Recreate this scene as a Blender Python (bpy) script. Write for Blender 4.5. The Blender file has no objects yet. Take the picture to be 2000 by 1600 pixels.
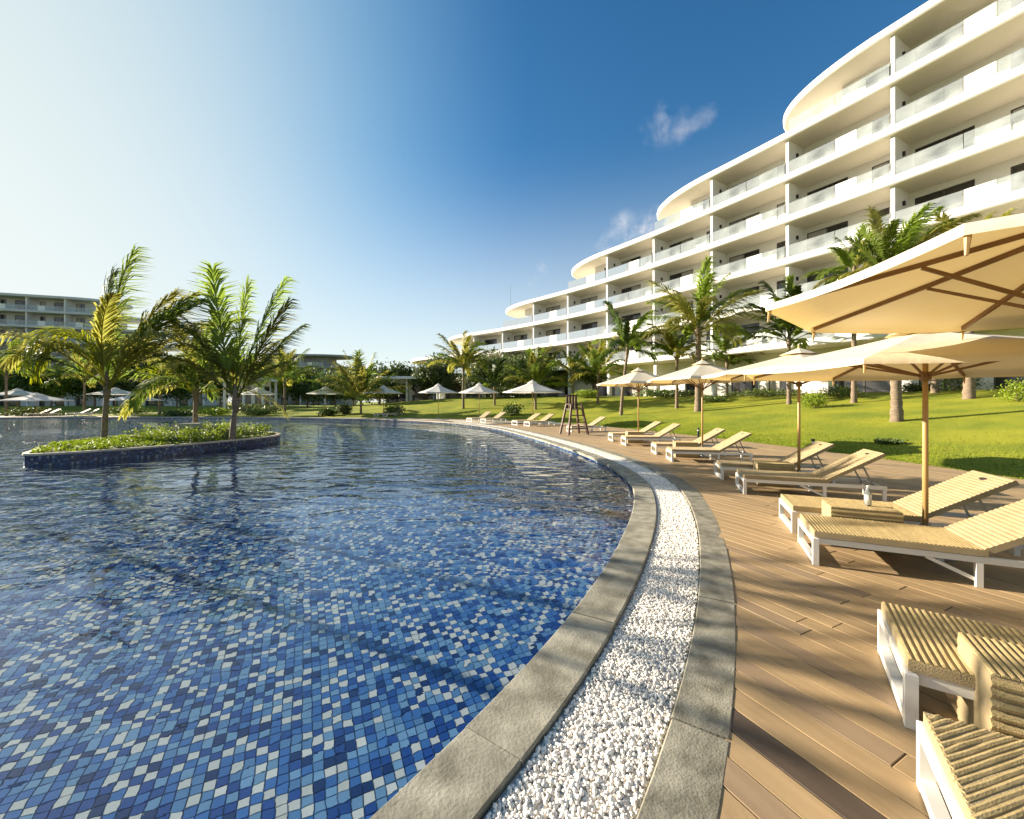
import bpy, math, random
import numpy as np
from mathutils import Vector, Matrix
R = math.radians
random.seed(7)
scene = bpy.context.scene
COL = scene.collection

# ---------------------------------------------------------------- camera
F, CX, HOR, H = 800.0, 1000.0, 785.0, 1.6        # focal length, centre and horizon in photo pixels, eye height
cam_d = bpy.data.cameras.new('camera')
cam = bpy.data.objects.new('camera', cam_d); COL.objects.link(cam)
cam.location = (0, 0, H); cam.rotation_euler = (R(90), 0, 0)
cam_d.sensor_width = 36; cam_d.lens = 36 * F / 2000; cam_d.shift_y = -(800 - HOR) / 2000
cam_d.clip_start = 0.05; cam_d.clip_end = 3000
scene.camera = cam

# ---------------------------------------------------------------- sky, sun, exposure
SUN_AZ = math.atan2(-0.92, 0.39)       # from +Y, clockwise towards +X
SUN_EL = R(17.5)
w = bpy.data.worlds.new('World'); scene.world = w; w.use_nodes = True
nt = w.node_tree; nt.nodes.clear()
wout = nt.nodes.new('ShaderNodeOutputWorld'); bg = nt.nodes.new('ShaderNodeBackground')
sky = nt.nodes.new('ShaderNodeTexSky'); sky.sky_type = 'NISHITA'; sky.sun_disc = False
sky.sun_elevation = SUN_EL; sky.sun_rotation = SUN_AZ
sky.altitude = 0; sky.air_density = 1.05; sky.dust_density = 0.35; sky.ozone_density = 1.8
bg.inputs['Strength'].default_value = 0.056
# small clouds: noise inside a few soft patches of the sky
tc = nt.nodes.new('ShaderNodeTexCoord')
noi = nt.nodes.new('ShaderNodeTexNoise'); noi.inputs['Scale'].default_value = 24; noi.inputs['Detail'].default_value = 5
noi.inputs['Roughness'].default_value = .62
nt.links.new(tc.outputs['Generated'], noi.inputs['Vector'])
nd = nt.nodes.new('ShaderNodeTexNoise'); nd.inputs['Scale'].default_value = 14; nd.inputs['Detail'].default_value = 3
nt.links.new(tc.outputs['Generated'], nd.inputs['Vector'])
nv = nt.nodes.new('ShaderNodeVectorMath'); nv.operation = 'MULTIPLY_ADD'; nv.inputs[1].default_value = (.14, .14, .07); 
nvs = nt.nodes.new('ShaderNodeVectorMath'); nvs.operation = 'SUBTRACT'; nvs.inputs[1].default_value = (.5, .5, .5)
nt.links.new(nd.outputs['Color'], nvs.inputs[0]); nt.links.new(nvs.outputs[0], nv.inputs[0]); nt.links.new(tc.outputs['Generated'], nv.inputs[2])
def sky_dir(px, py):
    return Vector(((px - CX), F, (HOR - py))).normalized()
total = None
for px, py, rad, amp in ((1305, 245, .05, .30), (1335, 240, .04, .26), (1225, 446, .055, .8), (1190, 470, .04, .5),
                         (1030, 546, .028, .42), (1056, 533, .028, .42), (1268, 436, .05, .8)):
    vm = nt.nodes.new('ShaderNodeVectorMath'); vm.operation = 'DISTANCE'
    vm.inputs[1].default_value = sky_dir(px, py)
    nt.links.new(nv.outputs[0], vm.inputs[0])
    mr = nt.nodes.new('ShaderNodeMapRange'); mr.interpolation_type = 'SMOOTHSTEP'
    mr.inputs['From Min'].default_value = rad; mr.inputs['From Max'].default_value = 0
    mr.inputs['To Min'].default_value = 0; mr.inputs['To Max'].default_value = amp
    nt.links.new(vm.outputs['Value'], mr.inputs['Value'])
    if total is None: total = mr.outputs[0]
    else:
        ad = nt.nodes.new('ShaderNodeMath'); ad.operation = 'MAXIMUM'
        nt.links.new(total, ad.inputs[0]); nt.links.new(mr.outputs[0], ad.inputs[1]); total = ad.outputs[0]
nr = nt.nodes.new('ShaderNodeMapRange'); nr.inputs['From Min'].default_value = .36; nr.inputs['From Max'].default_value = .70
nt.links.new(noi.outputs['Fac'], nr.inputs['Value'])
mu = nt.nodes.new('ShaderNodeMath'); mu.operation = 'MULTIPLY'
nt.links.new(total, mu.inputs[0]); nt.links.new(nr.outputs[0], mu.inputs[1])
hs_ = nt.nodes.new('ShaderNodeHueSaturation'); hs_.inputs['Saturation'].default_value = 1.36; hs_.inputs['Hue'].default_value = .5
nt.links.new(sky.outputs[0], hs_.inputs['Color'])
# forward scattering of the haze round the sun
sv = nt.nodes.new('ShaderNodeVectorMath'); sv.operation = 'DOT_PRODUCT'
sv.inputs[1].default_value = (math.sin(SUN_AZ) * math.cos(SUN_EL), math.cos(SUN_AZ) * math.cos(SUN_EL), math.sin(SUN_EL))
nt.links.new(tc.outputs['Generated'], sv.inputs[0])
sg = nt.nodes.new('ShaderNodeMapRange'); sg.interpolation_type = 'SMOOTHSTEP'
sg.inputs['From Min'].default_value = .44; sg.inputs['From Max'].default_value = 1.03; sg.inputs['To Max'].default_value = .92
nt.links.new(sv.outputs['Value'], sg.inputs['Value'])
au = nt.nodes.new('ShaderNodeMix'); au.data_type = 'RGBA'; 
sw_ = nt.nodes.new('ShaderNodeMapRange'); sw_.interpolation_type = 'SMOOTHSTEP'; sw_.inputs['From Min'].default_value = .6; sw_.inputs['From Max'].default_value = 1.0
nt.links.new(sv.outputs['Value'], sw_.inputs['Value'])
cw = nt.nodes.new('ShaderNodeMix'); cw.data_type = 'RGBA'; cw.inputs[6].default_value = (2.2, 3.9, 4.8, 1); cw.inputs[7].default_value = (4.7, 5.2, 5.0, 1)
nt.links.new(sw_.outputs[0], cw.inputs[0]); nt.links.new(cw.outputs[2], au.inputs[7])
nt.links.new(sg.outputs[0], au.inputs[0]); nt.links.new(hs_.outputs[0], au.inputs[6])
# pale haze low over the horizon, the same all round
sz = nt.nodes.new('ShaderNodeSeparateXYZ'); nt.links.new(tc.outputs['Generated'], sz.inputs[0])
hm = nt.nodes.new('ShaderNodeMapRange'); hm.interpolation_type = 'SMOOTHSTEP'
hm.inputs['From Min'].default_value = .54; hm.inputs['From Max'].default_value = -.05; hm.inputs['To Max'].default_value = .86
nt.links.new(sz.outputs['Z'], hm.inputs['Value'])
hz = nt.nodes.new('ShaderNodeMix'); hz.data_type = 'RGBA'; hz.inputs[7].default_value = (5.2, 5.45, 5.35, 1)
nt.links.new(hm.outputs[0], hz.inputs[0]); nt.links.new(au.outputs[2], hz.inputs[6])
mx = nt.nodes.new('ShaderNodeMix'); mx.data_type = 'RGBA'
mx.inputs[7].default_value = (6.6, 6.3, 6.1, 1)
nt.links.new(mu.outputs[0], mx.inputs[0]); nt.links.new(hz.outputs[2], mx.inputs[6])
nt.links.new(mx.outputs[2], bg.inputs['Color']); nt.links.new(bg.outputs[0], wout.inputs[0])

sun_d = bpy.data.lights.new('sun', 'SUN'); sun_d.energy = 4.8; sun_d.angle = R(.3); sun_d.color = (1.0, .88, .71)
sun = bpy.data.objects.new('sun', sun_d); COL.objects.link(sun)
sdir = Vector((math.sin(SUN_AZ) * math.cos(SUN_EL), math.cos(SUN_AZ) * math.cos(SUN_EL), math.sin(SUN_EL)))
sun.rotation_euler = sdir.to_track_quat('Z', 'Y').to_euler(); sun.location = sdir * 60
sun_d.cycles.is_caustics_light = True
vs = scene.view_settings
vs.view_transform = 'Standard'; vs.look = 'None'; vs.gamma = 1; vs.exposure = 1.63; vs.use_curve_mapping = False
cy = scene.cycles
cy.use_denoising = True; cy.max_bounces = 8; cy.transparent_max_bounces = 16; cy.diffuse_bounces = 3
cy.glossy_bounces = 3; cy.transmission_bounces = 6; cy.sample_clamp_indirect = 6; cy.caustics_reflective = False

# ---------------------------------------------------------------- helpers
def G(px, py, z=0.0):
    k = (H - z) / (py - HOR); return (px - CX) * k, F * k
def XA(px, Y): return (px - CX) * Y / F
def ZA(py, Y): return H + (HOR - py) * Y / F

def mat(name, col, rough=.6, col2=None, scale=4.0, var=.5, bump=0.0, bscale=30.0, metallic=0.0, spec=.5,
        trans=0.0, objvar=0.0, stretch=None, detail=4.0, coords='Object', coat=0.0, tcol=None):
    m = bpy.data.materials.new(name); m.use_nodes = True
    t = m.node_tree; t.nodes.clear(); L = t.links
    out = t.nodes.new('ShaderNodeOutputMaterial'); p = t.nodes.new('ShaderNodeBsdfPrincipled')
    p.inputs['Roughness'].default_value = rough; p.inputs['Metallic'].default_value = metallic
    p.inputs['Specular IOR Level'].default_value = spec; p.inputs['Coat Weight'].default_value = coat
    c = t.nodes.new('ShaderNodeTexCoord'); oi = t.nodes.new('ShaderNodeObjectInfo')
    src = c.outputs[coords]
    if stretch:
        mp = t.nodes.new('ShaderNodeMapping'); mp.inputs['Scale'].default_value = stretch
        L.new(src, mp.inputs[0]); src = mp.outputs[0]
    n = t.nodes.new('ShaderNodeTexNoise'); n.noise_dimensions = '4D'; n.inputs['Scale'].default_value = scale
    n.inputs['Detail'].default_value = detail
    mw = t.nodes.new('ShaderNodeMath'); mw.operation = 'MULTIPLY'; mw.inputs[1].default_value = 37.0
    L.new(oi.outputs['Random'], mw.inputs[0]); L.new(mw.outputs[0], n.inputs['W']); L.new(src, n.inputs['Vector'])
    col = tuple(col); col2 = tuple(col2) if col2 else tuple(min(1, x * .72) for x in col)
    mr = t.nodes.new('ShaderNodeMapRange'); mr.inputs['From Min'].default_value = .35; mr.inputs['From Max'].default_value = .65
    mr.inputs['To Max'].default_value = var
    L.new(n.outputs['Fac'], mr.inputs['Value'])
    mxn = t.nodes.new('ShaderNodeMix'); mxn.data_type = 'RGBA'
    mxn.inputs[6].default_value = (*col, 1); mxn.inputs[7].default_value = (*col2, 1)
    L.new(mr.outputs[0], mxn.inputs[0]); cout = mxn.outputs[2]
    if objvar:
        hs = t.nodes.new('ShaderNodeHueSaturation')
        m2 = t.nodes.new('ShaderNodeMapRange'); m2.inputs['To Min'].default_value = 1 - objvar; m2.inputs['To Max'].default_value = 1 + objvar
        L.new(oi.outputs['Random'], m2.inputs['Value']); L.new(m2.outputs[0], hs.inputs['Value'])
        L.new(cout, hs.inputs['Color']); cout = hs.outputs[0]
    L.new(cout, p.inputs['Base Color'])
    if bump:
        nb = t.nodes.new('ShaderNodeTexNoise'); nb.inputs['Scale'].default_value = bscale; nb.inputs['Detail'].default_value = 5
        L.new(src, nb.inputs['Vector'])
        b = t.nodes.new('ShaderNodeBump'); b.inputs['Strength'].default_value = bump; b.inputs['Distance'].default_value = .02
        L.new(nb.outputs['Fac'], b.inputs['Height']); L.new(b.outputs[0], p.inputs['Normal'])
    sh = p.outputs[0]
    if trans:
        tr = t.nodes.new('ShaderNodeBsdfTranslucent'); ms = t.nodes.new('ShaderNodeMixShader')
        if tcol: tr.inputs['Color'].default_value = (*tcol, 1)
        else: L.new(cout, tr.inputs['Color'])
        ms.inputs[0].default_value = trans
        L.new(sh, ms.inputs[1]); L.new(tr.outputs[0], ms.inputs[2]); sh = ms.outputs[0]
    L.new(sh, out.inputs['Surface'])
    return m

class MB:
    def __init__(s): s.v = []; s.f = []; s.m = []
    def add(s, verts, faces, mi=0):
        o = len(s.v); s.v += [tuple(x) for x in verts]
        s.f += [tuple(i + o for i in f) for f in faces]; s.m += [mi] * len(faces)
    def box(s, x0, x1, y0, y1, z0, z1, mi=0, bev=0.0):
        s.hull([(x0, y0), (x1, y0), (x1, y1), (x0, y1)], z0, z1, mi, bev)
    def hull(s, poly, z0, z1, mi=0, bev=0.0):
        n = len(poly); c = np.mean(poly, axis=0)
        def ins(d): return [tuple(np.array(p) + (c - np.array(p)) / max(1e-6, np.linalg.norm(c - np.array(p))) * d * 1.41) for p in poly]
        if bev: rings = [(z0, poly), (z1 - bev, poly), (z1, ins(bev))]
        else: rings = [(z0, poly), (z1, poly)]
        vs_ = [(p[0], p[1], z) for z, pl in rings for p in pl]; fs = []
        for k in range(len(rings) - 1):
            for i in range(n):
                j = (i + 1) % n; fs.append((k * n + i, k * n + j, k * n + n + j, k * n + n + i))
        fs.append(tuple(range(n))[::-1]); fs.append(tuple(range((len(rings) - 1) * n, len(rings) * n)))
        s.add(vs_, fs, mi)
    def bar(s, p, q, wd, ht, mi=0, up=(0, 0, 1)):
        p = Vector(p); q = Vector(q); d = (q - p).normalized(); u = Vector(up)
        if abs(d.dot(u)) > .95: u = Vector((1, 0, 0))
        a = d.cross(u).normalized(); b = a.cross(d).normalized(); a = a * wd / 2; b = b * ht / 2
        vs_ = [e + x + y for e in (p, q) for x, y in ((-a, -b), (a, -b), (a, b), (-a, b))]
        s.add(vs_, [(3, 2, 1, 0), (4, 5, 6, 7), (0, 1, 5, 4), (1, 2, 6, 5), (2, 3, 7, 6), (3, 0, 4, 7)], mi)
    def tube(s, pts, rad, n=8, mi=0, cap=True):
        pts = [Vector(p) for p in pts]; o = []; fs = []
        for i, p in enumerate(pts):
            d = (pts[min(i + 1, len(pts) - 1)] - pts[max(i - 1, 0)]).normalized()
            u = Vector((0, 0, 1)) if abs(d.z) < .9 else Vector((1, 0, 0))
            a = d.cross(u).normalized(); b = d.cross(a)
            r = rad[i] if hasattr(rad, '__len__') else rad
            o += [p + (a * math.cos(2 * math.pi * k / n) + b * math.sin(2 * math.pi * k / n)) * r for k in range(n)]
        for i in range(len(pts) - 1):
            for k in range(n):
                k2 = (k + 1) % n; fs.append((i * n + k, i * n + k2, i * n + n + k2, i * n + n + k))
        if cap: fs += [tuple(range(n))[::-1], tuple(range(len(o) - n, len(o)))]
        s.add(o, fs, mi)
    def build(s, name, m, parent=None, smooth=False, org=None):
        return obj_from(name, s.v, s.f, m, parent, smooth, s.m if isinstance(m, (list, tuple)) else None, org)

def obj_from(name, v, f, m, parent=None, smooth=False, mi=None, org=None):
    me = bpy.data.meshes.new(name)
    if org is not None: v = np.asarray(v, float) - np.asarray(org, float)[None, :]
    me.from_pydata([tuple(x) for x in v], [], f)
    for x in (m if isinstance(m, (list, tuple)) else [m]): me.materials.append(x)
    if mi is not None: me.polygons.foreach_set('material_index', np.array(mi, 'i'))
    if smooth: me.polygons.foreach_set('use_smooth', np.ones(len(f), bool))
    me.update()
    o = bpy.data.objects.new(name, me); COL.objects.link(o)
    if parent: o.parent = parent
    return o

def fast_mesh(name, V, faces, m, parent=None, mi=None, smooth=False):
    """V (n,3) array; faces (k,3|4) int array, or a list of such arrays"""
    me = bpy.data.meshes.new(name); V = np.ascontiguousarray(V, 'f')
    fl = faces if isinstance(faces, list) else [faces]
    loops = np.concatenate([x.ravel() for x in fl]).astype('i')
    tot = np.concatenate([np.full(len(x), x.shape[1]) for x in fl]).astype('i')
    st = np.concatenate([[0], np.cumsum(tot)[:-1]]).astype('i')
    me.vertices.add(len(V)); me.vertices.foreach_set('co', V.ravel())
    me.loops.add(len(loops)); me.loops.foreach_set('vertex_index', loops)
    me.polygons.add(len(tot)); me.polygons.foreach_set('loop_start', st); me.polygons.foreach_set('loop_total', tot)
    for x in (m if isinstance(m, (list, tuple)) else [m]): me.materials.append(x)
    if mi is not None: me.polygons.foreach_set('material_index', np.asarray(mi, 'i'))
    me.polygons.foreach_set('use_smooth', np.full(len(tot), smooth))
    me.update(calc_edges=True); me.validate()
    o = bpy.data.objects.new(name, me); COL.objects.link(o)
    if parent: o.parent = parent
    return o

def tag(o, label=None, cat=None, group=None, kind=None):
    if label: o['label'] = label
    if cat: o['category'] = cat
    if group: o['group'] = group
    if kind: o['kind'] = kind
    return o
def empty(name, loc, rz=0.0):
    o = bpy.data.objects.new(name, None); COL.objects.link(o); o.empty_display_size = .3
    o.location = loc; o.rotation_euler = (0, 0, rz); return o
def copy_tree(o, parent=None):
    c = o.copy(); COL.objects.link(c); c.parent = parent
    for ch in list(o.children): copy_tree(ch, c)
    return c

# ---------------------------------------------------------------- materials
M = {}
M['stone'] = mat('coping stone', (.36, .335, .26), .72, (.16, .147, .105), 5.5, 1.0, .2, 60, objvar=.10, detail=12)
M['stone2'] = mat('kerb stone', (.31, .29, .225), .75, (.135, .125, .09), 8, 1.0, .25, 80, objvar=.10, detail=12)
M['sand'] = mat('pale sand bed', (.86, .80, .70), .9)
M['grout'] = mat('dark bedding mortar', (.07, .06, .05), .9)
M['pebble'] = mat('white pebble', (.92, .87, .78), .55, (.80, .73, .63), 14, .7)
M['plank'] = mat('weathered deck plank', (.38, .265, .14), .62, (.31, .213, .11), 2.2, .8, .12, 50, objvar=.12, stretch=(9, .8, 4), spec=.35)
M['plank_grey'] = mat('greyed deck plank', (.30, .215, .13), .6, (.24, .165, .10), 2.2, .7, .12, 50, objvar=.08, stretch=(9, .8, 4), spec=.35)
M['plank_dark'] = mat('dark replacement plank', (.085, .06, .042), .55, (.06, .042, .03), 2.2, .7, .12, 50, stretch=(9, .8, 4))
M['soil'] = mat('soil', (.10, .07, .045), .95, (.06, .045, .03), 6, .8, .5, 40)
M['grass'] = mat('mown lawn', (.30, .30, .028), .85, (.165, .205, .02), .55, 1.0, .9, 70, coords='Object', spec=.15, detail=8)
M['blade'] = mat('grass blade', (.26, .32, .02), .7, (.17, .24, .015), 2, .8, spec=.2, trans=.3)
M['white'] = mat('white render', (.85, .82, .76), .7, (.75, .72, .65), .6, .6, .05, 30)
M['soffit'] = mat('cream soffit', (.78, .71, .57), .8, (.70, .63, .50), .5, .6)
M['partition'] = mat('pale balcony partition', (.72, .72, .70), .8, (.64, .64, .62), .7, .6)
M['doorframe'] = mat('dark bronze frame', (.06, .05, .04), .4)
M['doorglass'] = mat('dark door glass', (.025, .025, .03), .06, (.05, .045, .04), .7, .8, spec=.8)
M['curtain'] = mat('pale curtain behind glass', (.45, .42, .37), .35, (.3, .28, .25), 3, .8, stretch=(6, 6, .2))
M['sconce'] = mat('black wall lamp', (.02, .02, .02), .4)
M['frame'] = mat('white powder coated metal', (.80, .77, .70), .35, (.74, .71, .64), 3, .5)
M['wicker'] = mat('tan wicker strand', (.43, .33, .16), .6, (.30, .225, .10), 16, .8, .4, 140, objvar=.1, spec=.3)
M['wicker_panel'] = mat('tan woven wicker', (.40, .315, .18), .6, (.31, .24, .13), 9, .7, .5, 160, spec=.3)
M['hole'] = mat('grip hole shade', (.02, .015, .01), .8)
M['canopy'] = mat('cream canopy cloth', (.82, .735, .56), .8, (.78, .69, .51), 1.2, .6, .3, 9, trans=.24, spec=.2, tcol=(.72, .50, .18))
M['canopy_far'] = mat('off white canopy cloth', (.84, .81, .75), .8, (.76, .73, .66), 1.2, .6, .08, 200, trans=.3, spec=.2)
M['wood'] = mat('honey wood pole', (.50, .31, .115), .5, (.38, .22, .075), 4, .8, .05, 60, stretch=(6, 6, .5))
M['rib'] = mat('brown wood rib', (.23, .12, .04), .5, (.15, .075, .025), 6, .8)
M['darkwood'] = mat('dark stained wood', (.11, .05, .028), .55, (.07, .03, .017), 6, .8, .1, 50)
M['trunk'] = mat('palm trunk bark', (.27, .20, .135), .9, (.14, .10, .065), 5, .9, .8, 18, stretch=(1, 1, 5))
M['frond_a'] = mat('green palm leaf', (.24, .32, .045), .5, (.15, .21, .03), 1.5, .9, trans=.66, objvar=.3, spec=.35)
M['frond_b'] = mat('olive palm leaf', (.38, .37, .07), .5, (.25, .24, .05), 1.5, .9, trans=.63, objvar=.3, spec=.35)
M['frond_y'] = mat('yellow green palm leaf', (.42, .44, .012), .5, (.32, .36, .01), 1.5, .8, trans=.5, spec=.3)
M['frond_d'] = mat('deep green palm leaf', (.08, .125, .025), .5, (.05, .085, .018), 1.5, .9, trans=.4, objvar=.3, spec=.35)
M['leaf'] = mat('shrub leaf', (.12, .18, .028), .55, (.06, .095, .016), 3, .9, trans=.3, objvar=.25)
M['leaf_bright'] = mat('bright shrub leaf', (.28, .36, .018), .55, (.16, .23, .015), 3, .9, trans=.4, objvar=.2)
M['leaf_dark'] = mat('dark tree leaf', (.13, .17, .035), .55, (.065, .09, .02), 3, .9, trans=.25, objvar=.25)
M['flower'] = mat('pale flower', (.75, .72, .58), .7, (.6, .57, .42), 5, .6, trans=.3)
M['black'] = mat('black metal', (.018, .018, .018), .4)
M['steel'] = mat('grey steel', (.32, .32, .32), .35, metallic=.8)
M['far_roof'] = mat('shaded grey roof edge', (.30, .31, .30), .8)
M['paving'] = mat('pale paving', (.55, .47, .35), .8, (.44, .37, .27), 2.5, .8, .2, 30)
M['planter'] = mat('grey concrete block', (.42, .41, .38), .85, (.33, .32, .30), 3, .8, .3, 30)

def glass_mat(name, tint, gl=.06, rough=.03):
    m = bpy.data.materials.new(name); m.use_nodes = True; t = m.node_tree; t.nodes.clear(); L = t.links
    out = t.nodes.new('ShaderNodeOutputMaterial'); tr = t.nodes.new('ShaderNodeBsdfTransparent')
    tr.inputs[0].default_value = (*tint, 1)
    g = t.nodes.new('ShaderNodeBsdfGlossy'); g.inputs['Roughness'].default_value = rough
    fr = t.nodes.new('ShaderNodeFresnel'); fr.inputs['IOR'].default_value = 1.5
    n = t.nodes.new('ShaderNodeTexNoise'); n.inputs['Scale'].default_value = 2.0
    df = t.nodes.new('ShaderNodeBsdfDiffuse'); df.inputs[0].default_value = (.70, .73, .72, 1)
    md = t.nodes.new('ShaderNodeMixShader'); mm = t.nodes.new('ShaderNodeMath'); mm.operation = 'MULTIPLY'; mm.inputs[1].default_value = gl
    L.new(n.outputs['Fac'], mm.inputs[0]); L.new(mm.outputs[0], md.inputs[0]); L.new(tr.outputs[0], md.inputs[1]); L.new(df.outputs[0], md.inputs[2])
    ms = t.nodes.new('ShaderNodeMixShader'); L.new(fr.outputs[0], ms.inputs[0]); L.new(md.outputs[0], ms.inputs[1]); L.new(g.outputs[0], ms.inputs[2])
    L.new(ms.outputs[0], out.inputs[0]); return m
M['glass'] = glass_mat('balustrade glass', (.86, .90, .89), .42)
M['bottle'] = glass_mat('clear bottle plastic', (.85, .9, .92), .5)

def water_mat():
    m = bpy.data.materials.new('pool water'); m.use_nodes = True; t = m.node_tree; t.nodes.clear(); L = t.links
    out = t.nodes.new('ShaderNodeOutputMaterial'); g = t.nodes.new('ShaderNodeBsdfGlass')
    g.inputs['IOR'].default_value = 1.40; g.inputs['Roughness'].default_value = 0.0
    g.inputs['Color'].default_value = (.90, .96, 1.0, 1)
    c = t.nodes.new('ShaderNodeTexCoord')
    def nz(scale, st, rot, det):
        mp = t.nodes.new('ShaderNodeMapping'); mp.inputs['Scale'].default_value = st; mp.inputs['Rotation'].default_value = (0, 0, rot)
        L.new(c.outputs['Object'], mp.inputs[0])
        n = t.nodes.new('ShaderNodeTexNoise'); n.inputs['Scale'].default_value = scale; n.inputs['Detail'].default_value = det
        n.inputs['Roughness'].default_value = .45; n.inputs['Distortion'].default_value = .6
        L.new(mp.outputs[0], n.inputs['Vector']); return n.outputs['Fac']
    b1 = t.nodes.new('ShaderNodeBump'); b1.inputs['Strength'].default_value = 1.0; b1.inputs['Distance'].default_value = .036
    L.new(nz(1.15, (1, 1.9, 1), R(12), 2.5), b1.inputs['Height'])
    b2 = t.nodes.new('ShaderNodeBump'); b2.inputs['Strength'].default_value = 1.0; b2.inputs['Distance'].default_value = .0014
    L.new(nz(5.0, (1, 1.6, 1), R(-20), 2.0), b2.inputs['Height']); L.new(b1.outputs[0], b2.inputs['Normal'])
    sx = t.nodes.new('ShaderNodeSeparateXYZ'); L.new(c.outputs['Object'], sx.inputs[0])
    am = t.nodes.new('ShaderNodeMapRange'); am.inputs['From Min'].default_value = 1.5; am.inputs['From Max'].default_value = 9.0
    am.inputs['To Min'].default_value = .010; am.inputs['To Max'].default_value = .10
    L.new(sx.outputs['Y'], am.inputs['Value'])
    gust = t.nodes.new('ShaderNodeTexNoise'); gust.inputs['Scale'].default_value = .16; gust.inputs['Detail'].default_value = 2
    L.new(c.outputs['Object'], gust.inputs['Vector'])
    gm = t.nodes.new('ShaderNodeMapRange'); gm.inputs['From Min'].default_value = .38; gm.inputs['From Max'].default_value = .62
    gm.inputs['To Min'].default_value = .35; gm.inputs['To Max'].default_value = 1.25
    L.new(gust.outputs['Fac'], gm.inputs['Value'])
    ga = t.nodes.new('ShaderNodeMath'); ga.operation = 'MULTIPLY'; L.new(am.outputs[0], ga.inputs[0]); L.new(gm.outputs[0], ga.inputs[1])
    L.new(ga.outputs[0], b1.inputs['Distance'])
    L.new(b2.outputs[0], g.inputs['Normal']); L.new(g.outputs[0], out.inputs[0]); return m
M['water'] = water_mat()

TILE_COLS = [(.76, .77, .71), (.20, .38, .60), (.06, .185, .50), (.02, .075, .32), (.009, .03, .15), (.12, .27, .52)]
TILE_W = [.22, .18, .22, .19, .08, .11]
TM = [mat('pool tile %s' % n, c, .15, tuple(x * .8 for x in c), 5, .6, objvar=.12) for n, c in
      zip(('cream', 'sky blue', 'blue', 'royal blue', 'navy', 'steel blue'), TILE_COLS)]
TG = .064                                   # tile pitch
TU = np.array((-.447, .894)); TV = np.array((.894, .447))
def mosaic_mat(name, wall=False, pitch=TG, weights=None, k=1.0):
    m = bpy.data.materials.new(name); m.use_nodes = True; t = m.node_tree; t.nodes.clear(); L = t.links
    out = t.nodes.new('ShaderNodeOutputMaterial'); p = t.nodes.new('ShaderNodeBsdfPrincipled'); p.inputs['Roughness'].default_value = .2
    c = t.nodes.new('ShaderNodeTexCoord'); src = c.outputs['UV'] if wall else c.outputs['Object']
    mp = t.nodes.new('ShaderNodeMapping'); mp.vector_type = 'POINT'
    mp.inputs['Rotation'].default_value = (0, 0, 0 if wall else math.atan2(-.447, .894)); mp.inputs['Scale'].default_value = (1 / pitch,) * 3
    L.new(src, mp.inputs[0])
    fl = t.nodes.new('ShaderNodeVectorMath'); fl.operation = 'FLOOR'; L.new(mp.outputs[0], fl.inputs[0])
    wn = t.nodes.new('ShaderNodeTexWhiteNoise'); L.new(fl.outputs[0], wn.inputs['Vector'])
    cr = t.nodes.new('ShaderNodeValToRGB'); cr.color_ramp.interpolation = 'CONSTANT'; acc = 0
    ww = weights or ([.08, .14, .26, .26, .18, .08] if wall else TILE_W)
    for i, (cc, wt) in enumerate(zip(TILE_COLS, ww)):
        e = cr.color_ramp.elements[i] if i < 2 else cr.color_ramp.elements.new(acc)
        e.position = acc; e.color = (*(x * k for x in cc), 1); acc += wt
    L.new(wn.outputs['Value'], cr.inputs[0]); L.new(cr.outputs[0], p.inputs['Base Color']); L.new(p.outputs[0], out.inputs[0]); return m
M['mosaic'] = mosaic_mat('pool mosaic dimmed far floor', weights=[.10, .11, .19, .27, .27, .06], k=.75); M['mosaic_wall'] = mosaic_mat('pool mosaic wall', True); M['mosaic_island'] = mosaic_mat('shaded island mosaic', True, .05, [.05, .06, .12, .25, .47, .05], .32)  # water's dimming and the island sides' shade are put into these tile colours

# ---------------------------------------------------------------- pool edge curve
def catmull(P, step=.08):
    P = np.array(P, float); n = len(P); out = []
    for i in range(n):
        p0, p1, p2, p3 = P[(i - 1) % n], P[i], P[(i + 1) % n], P[(i + 2) % n]
        def tj(ti, a, b): return ti + max(1e-4, np.linalg.norm(b - a)) ** .5
        t0 = 0; t1 = tj(t0, p0, p1); t2 = tj(t1, p1, p2); t3 = tj(t2, p2, p3)
        m_ = max(2, int(np.linalg.norm(p2 - p1) / step))
        for t in np.linspace(t1, t2, m_, endpoint=False):
            a1 = (t1 - t) / (t1 - t0) * p0 + (t - t0) / (t1 - t0) * p1
            a2 = (t2 - t) / (t2 - t1) * p1 + (t - t1) / (t2 - t1) * p2
            a3 = (t3 - t) / (t3 - t2) * p2 + (t - t2) / (t3 - t2) * p3
            b1 = (t2 - t) / (t2 - t0) * a1 + (t - t0) / (t2 - t0) * a2
            b2 = (t3 - t) / (t3 - t1) * a2 + (t - t1) / (t3 - t1) * a3
            out.append((t2 - t) / (t2 - t1) * b1 + (t - t1) / (t2 - t1) * b2)
    return np.array(out)
edge_px = [(735, 1597), (924, 1415), (1067, 1264.5), (1169, 1135), (1232, 1022), (1242, 978), (1238, 948), (1224, 930),
           (1194, 910), (1140, 886), (1030, 851)]
ctrl = [(-1.35, .62), (-.88, 1.12)] + [G(*p) for p in edge_px] + [(-2.0, 27.4), (-7.2, 34.3), (-16, 39.5), (-27, 42.2),
        (-40, 42.6), (-55, 42), (-70, 38), (-80, 22), (-72, 2), (-48, -8), (-26, -9), (-12, -6), (-5.2, -2.6), (-2.6, -.5)]
PE = catmull(ctrl)
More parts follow.
